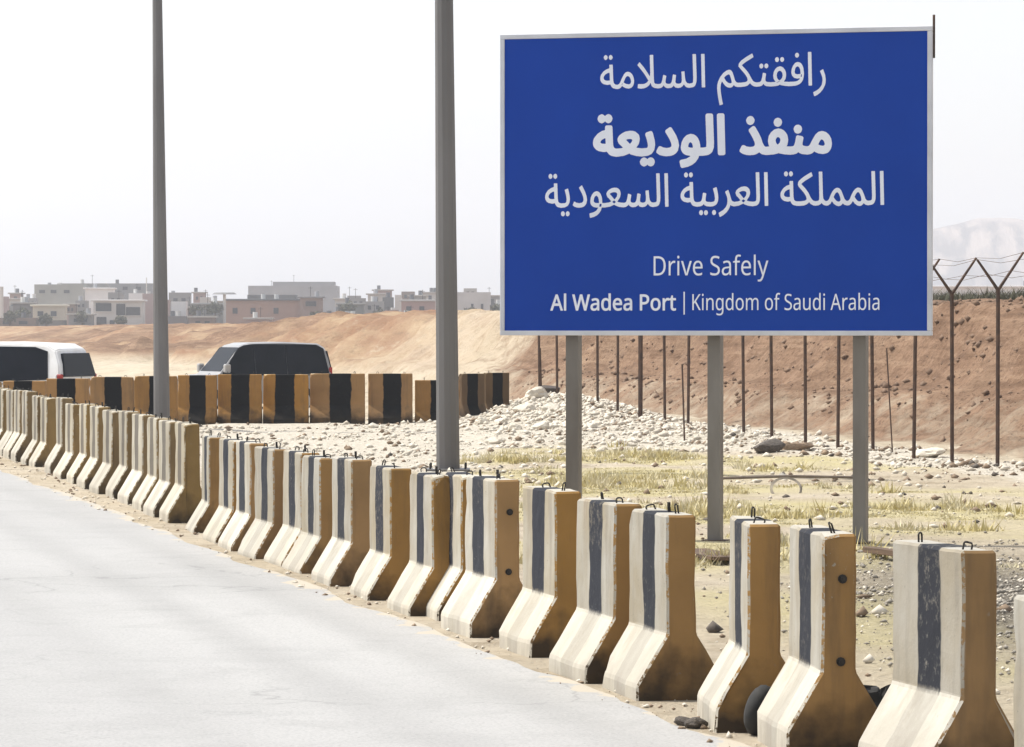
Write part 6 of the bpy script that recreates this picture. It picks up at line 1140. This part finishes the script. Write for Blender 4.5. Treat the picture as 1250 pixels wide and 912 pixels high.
house(205, 228, 386, 399, 700, 'dark_shed', (.16, .15, .15), 'shed', 'low dark shed just right of the thin lamp post, under the white box')
house(209, 227, 368, 385, 705, 'white_hall', (.72, .72, .72), 'water_cabin', 'white box cabin standing just right of the thin lamp post', 'cabin')
house(228, 272, 372, 392, 730, 'slate_wall', (.22, .235, .235), 'slate_house', 'dark slate-coloured house between the white cabin and the mast', wins=[(236, 243, 377, 383), (252, 260, 376, 384)], roof=((.30, .32, .32),))
house(276, 366, 367, 399, 700, 'brown_wall', (.36, .24, .19), 'warehouse', 'broad brick-brown warehouse with dark roof right of the mast', roof=((.12, .13, .14),), wins=[(284, 290, 376, 383), (306, 312, 376, 383), (334, 340, 376, 383)], depth=25)
house(302, 362, 360, 368, 745, 'dark_roof_wall', (.13, .14, .15), 'long_shed', 'long dark-roofed shed rising behind the brick-brown warehouse')
house(303, 412, 351, 382, 1150, 'hazy_block', (.27, .27, .28), 'apartment_block', 'large hazy grey hall standing far behind the brown warehouse', parapet=True)
house(333, 408, 344, 352, 1180, 'hazy_block', (.27, .27, .28), 'apartment_block', 'upper storey of a hazy grey hall, highest outline above the dark car')
house(366, 393, 364, 397, 695, 'umber_wall', (.27, .20, .17), 'plain_house', 'dark umber house at the right end of the brown warehouse', roof=((.20, .20, .21),), wins=[(373, 386, 368, 374)])
house(413, 444, 372, 394, 705, 'tent_grey', (.20, .22, .22), 'shed', 'dark grey shed above the tail of the dark-windowed car', roof=((.32, .33, .33),), wins=[(420, 426, 376, 383)])
house(444, 468, 368, 388, 720, 'mid_grey', (.31, .31, .31), 'plain_house', 'mid grey house between the dark shed and the tall charcoal block', wins=[(449, 453, 373, 378), (459, 463, 373, 378)])
house(467, 480, 363, 384, 740, 'charcoal', (.13, .135, .14), 'plain_house', 'small charcoal block, darkest left of the big lamp post')
house(482, 490, 360, 389, 735, 'chalk_wall', (.55, .54, .52), 'gate_tower', 'narrow chalk-white tower left of the mauve house by the big lamp post', 'tower')
house(490, 531, 368, 394, 700, 'rose_wall', (.38, .26, .235), 'plain_house', 'rose-brown house with pale canopy roof left of the big lamp post', roof=((.48, .48, .48),), wins=[(496, 502, 374, 381), (512, 518, 374, 381)])
house(554, 599, 360, 386, 760, 'pale_wall', (.50, .50, .50), 'flat_roofed_house', 'pale grey flat-roofed house between big lamp post and sign', parapet=True, wins=[(575, 578, 371, 379), (587, 590, 371, 379)])
house(598, 640, 372, 384, 720, 'dark_shed', (.16, .15, .15), 'shed', 'dark shed half hidden by the left edge of the sign')
house(566, 640, 381, 397, 700, 'sand_wall', (.50, .42, .32), 'compound_wall', 'sand-coloured wall with pale coping below the pale grey flat-roofed house', 'wall', roof=((.72, .68, .60),))
house(1120, 1290, 351, 366, 700, 'white_hall', (.72, .72, .72), 'warehouse', 'long white warehouse at the foot of the mountain, right of the sign', roof=((.6, .6, .62),))
# smaller huts and sheds that crowd the skyline
HUT = [(-6, 18, 377, 392, 790, 'grey', 'grey hut at the far left edge, above the compound wall'), (80, 92, 372, 388, 780, 'umber', 'umber hut right of the cream flat-roofed house'),
 (92, 106, 367, 388, 800, 'grey', 'taller grey hut between the cream and the chalk-white houses'), (8, 30, 366, 380, 830, 'pale', 'pale flat hut rising behind the small dark shed at far left'),
 (187, 206, 366, 396, 760, 'rose', 'rose hut hidden mostly by the thin lamp post'), (222, 236, 376, 396, 715, 'umber', 'umber hut at the right of the white cabin'),
 (244, 256, 366, 380, 790, 'pale', 'pale hut peeping over the slate-coloured house'), (258, 276, 369, 386, 770, 'grey', 'grey hut behind the tree left of the white mast'),
 (394, 414, 381, 396, 705, 'umber', 'umber hut between the brown warehouse row and the dark grey shed'), (409, 424, 366, 380, 800, 'pale', 'pale hut behind the left end of the dark grey shed'),
 (428, 446, 364, 376, 830, 'grey', 'grey hut standing behind the dark grey shed'), (449, 470, 360, 372, 850, 'pale', 'pale hut behind the mid grey house'),
 (470, 486, 382, 396, 690, 'rose', 'rose hut in front of the small charcoal block'), (500, 520, 362, 370, 840, 'grey', 'grey hut above the rose-brown canopy roof'),
 (436, 466, 386, 398, 680, 'rose', 'long low rose shed in front of the mid grey house'), (533, 556, 366, 392, 770, 'pale', 'pale hut just right of the big lamp post'),
 (566, 582, 352, 362, 860, 'pale', 'roof room behind the pale grey flat-roofed house'), (232, 262, 388, 399, 685, 'umber', 'low umber shed in front of the slate-coloured house'),
 (132, 150, 360, 370, 840, 'grey', 'grey hut between the white warehouse and the bright white shed'), (300, 330, 390, 400, 670, 'rose', 'low rose shed in front of the brick-brown warehouse')]
HUT += [(-8, 44, 388, 399, 668, 'umber', 'low umber wall at the left edge, in front of the long mauve wall'), (84, 112, 385, 399, 690, 'grey', 'low grey shed left of the chalk-white house, beside the small tree'),
 (30, 44, 364, 374, 870, 'grey', 'grey hut behind and left of the pale greenish block'), (12, 26, 359, 368, 900, 'rose', 'rose hut farthest back at far left, above the pale flat hut'),
 (206, 232, 360, 370, 880, 'grey', 'grey hut behind the white cabin, right of the thin lamp post'), (236, 250, 358, 367, 900, 'rose', 'rose hut on the skyline left of the white mast'),
 (394, 410, 386, 399, 672, 'rose', 'small rose shed directly above the tail of the dark-windowed car'), (414, 436, 389, 400, 665, 'grey', 'low grey shed above the barriers, right of the dark-windowed car'),
 (452, 484, 389, 400, 660, 'umber', 'long low umber shed left of the big lamp post'), (486, 508, 388, 399, 664, 'grey', 'low grey shed under the rose-brown house'),
 (510, 534, 390, 400, 655, 'umber', 'low umber shed against the left side of the big lamp post'), (590, 612, 362, 374, 850, 'grey', 'grey hut farthest right, touching the sign'),
 (424, 440, 361, 370, 900, 'grey', 'farthest grey hut above the dark grey shed'), (456, 478, 355, 364, 930, 'rose', 'farthest rose hut above the small charcoal block'),
 (490, 506, 356, 366, 930, 'umber', 'farthest umber hut above the narrow chalk-white tower'), (516, 534, 358, 368, 920, 'pale', 'farthest pale hut against the big lamp post')]
HC = {'grey': (.24, .24, .24), 'umber': (.22, .17, .14), 'pale': (.46, .45, .43), 'rose': (.33, .235, .21)}
for i, (a, b, yt_, yb_, Y_, cc, lb) in enumerate(HUT):
    m_ = (a + b) / 2; q_ = (b - a)
    house(a, b, yt_, yb_, Y_, 'hut_' + cc, HC[cc], 'hut', lb, 'hut', roof=((.36, .35, .33),) if i % 2 else None, parapet=(i % 3 == 0 and i % 2 == 0),
          wins=[(m_ - q_ * .28, m_ - q_ * .08, yt_ + 4, yt_ + 8), (m_ + q_ * .10, m_ + q_ * .3, yt_ + 4, yt_ + 8)] if i % 4 != 3 else [(m_ - 2, m_ + 2, yt_ + 3, yb_)])
# mast with flat top and aerials
def mast(px, yt, yb, Y, r, label, disc=None):
    x = sx(px, Y); zt, zb = sz(yt, Y), sz(yb, Y) - .5
    root = empty('mast', (x, Y, zb))
    mb = MB(); mb.tube([(0, 0, 0), (0, 0, zt - zb)], r, 8); mb.build('shaft', wallmat((.6, .6, .58), 'mast_white'), root)
    if disc:
        mb = MB(); mb.tube([(0, 0, zt - zb - .05), (0, 0, zt - zb + .25)], disc, 16, r2=disc * .8); mb.build('flat_top', wallmat((.2, .2, .2), 'mast_top'), root)
    tag(root, label, 'mast')
mast(274, 359, 399, 690, .26, 'white mast with a wide flat disc top left of the brown warehouse', disc=2.1)
mast(179, 339, 362, 800, .10, 'thin aerial on the skyline just left of the thin lamp post')
mast(1.5, 350, 384, 600, .35, 'dark stub of a pole at the left picture edge above the white car')
# far trees among the houses
def far_tree(px, yt, yb, Y, wpx, label, seed):
    x = sx(px, Y); zt, zb = sz(yt, Y), sz(yb, Y) - .4; H = zt - zb; Wd = wpx / F * Y / 2
    root = empty('far_tree', (x, Y, zb)); rr = random.Random(seed)
    mb = MB(); mb.tube([(0, 0, 0), (.1, 0, H * .35), (0, .1, H * .7)], .16, 6, r2=.06)
    for k in range(4): mb.tube([(.05, 0, H * .35), (rr.uniform(-1, 1) * Wd * .6, rr.uniform(-1, 1) * Wd * .5, H * rr.uniform(.6, .85))], .06, 5, r2=.02)
    mb.build('trunk', M['timber'], root)
    n = 700; u = rng.normal(0, 1, (n, 3)); u /= np.linalg.norm(u, axis=1)[:, None]; u *= (rng.random(n) ** .4)[:, None]
    lump = 1 + .35 * np.sin(u[:, 0] * 5 + seed) * np.cos(u[:, 2] * 6 + seed)
    P = np.stack([u[:, 0] * Wd * lump, u[:, 1] * Wd * lump, H * .66 + u[:, 2] * H * .34 * lump], 1)
    t_ = rng.normal(0, .16, (n, 3, 3)) + P[:, None, :]
    me = bpy.data.meshes.new('crown'); me.from_pydata(t_.reshape(-1, 3).tolist(), [], [(3 * k, 3 * k + 1, 3 * k + 2) for k in range(n)]); me.materials.append(M['scrub'])
    link('crown', me, root); tag(root, label, 'tree')
for i, (px, yt, yb, Y, w_, lab) in enumerate([
    (262, 370, 388, 690, 24, 'dark rounded tree immediately left of the white mast'), (240, 373, 388, 700, 18, 'smaller dark tree between the white cabin and the mast'),
    (425, 370, 390, 690, 20, 'dark tree in front of the grey shed above the dark-windowed car'), (28, 376, 392, 690, 18, 'dark tree in front of the small shed at far left'),
    (100, 380, 398, 690, 16, 'small tree against the long mauve wall'), (56, 384, 398, 670, 16, 'dark bush-like tree before the cream flat-roofed house'), (12, 380, 396, 665, 18, 'dark tree nearest the left edge of the settlement'), (148, 386, 400, 665, 15, 'dark tree before the chalk-white house by the thin lamp post'), (386, 380, 397, 665, 17, 'dark tree before the umber house, over the dark-windowed car'), (464, 378, 394, 670, 18, 'dark tree before the mid grey house left of the big lamp post'), (500, 380, 396, 660, 14, 'dark tree before the rose-brown house'), (574, 376, 390, 690, 18, 'dark tree between the big lamp post and the sign'),
    (606, 372, 386, 690, 14, 'small dark tree touching the left edge of the sign')]):
    far_tree(px, yt, yb, Y, w_, lab, i + 2)

# mountain, pale in the haze
mx = np.linspace(-450, 1700, 180); my = np.linspace(4300, 5300, 60)
MX, MY = np.meshgrid(mx, my)
pxs = MX / 4700 * F + CX
ridge = 104 * sstep(660, 1060, pxs) + 20 * sstep(1100, 1190, pxs) + 5 * np.sin(pxs * .02)
tt = (MY - 4300) / 400
cliff = sstep(0, 1.0, tt) * .8 + .2 * sstep(.2, .5, tt)
MZ = (ridge * cliff + ridge * .25 * (fbm(MX, MY, .006, 30, 5) - .5) * cliff + 22 * np.abs(np.sin(MX * .022 + fbm(MX, MY, .01, 31) * 5)) * sstep(0, .6, tt) * (1 - sstep(.7, 1, tt)) * (ridge > 25))
MZ = np.clip(MZ, -1, 160) * (1 - sstep(5000, 5300, MY)) - 1 + ground_h(MX, MY) * 0 + 1.0
mm = grid_mesh('mountain', MX, MY, MZ)
mm.materials.append(simple('mountain_rock', (.34, .27, .22), (.03, .024, .02), .022, .95, 0, 1.0, 12, detail=10, lo=.44, hi=.56, sc3=(1.6, .5, .45)))
tag(link('mountain', mm), kind='structure')

# ------------------------------------------------------------------ haze
mb = MB(); mb.box(-3000, 3000, -100, 5500, -2.5, 165)
t = bpy.data.materials.new('dusty_air'); t.use_nodes = True; t.node_tree.nodes.clear()
out = t.node_tree.nodes.new('ShaderNodeOutputMaterial'); pv = t.node_tree.nodes.new('ShaderNodeVolumePrincipled')
pv.inputs['Color'].default_value = (.84, .90, 1.0, 1); pv.inputs['Density'].default_value = HAZE; pv.inputs['Anisotropy'].default_value = .2
t.node_tree.links.new(pv.outputs[0], out.inputs['Volume'])
hz = mb.build('haze', t); tag(hz, kind='stuff'); tag(hz, 'pale dusty haze over the distance', 'haze')
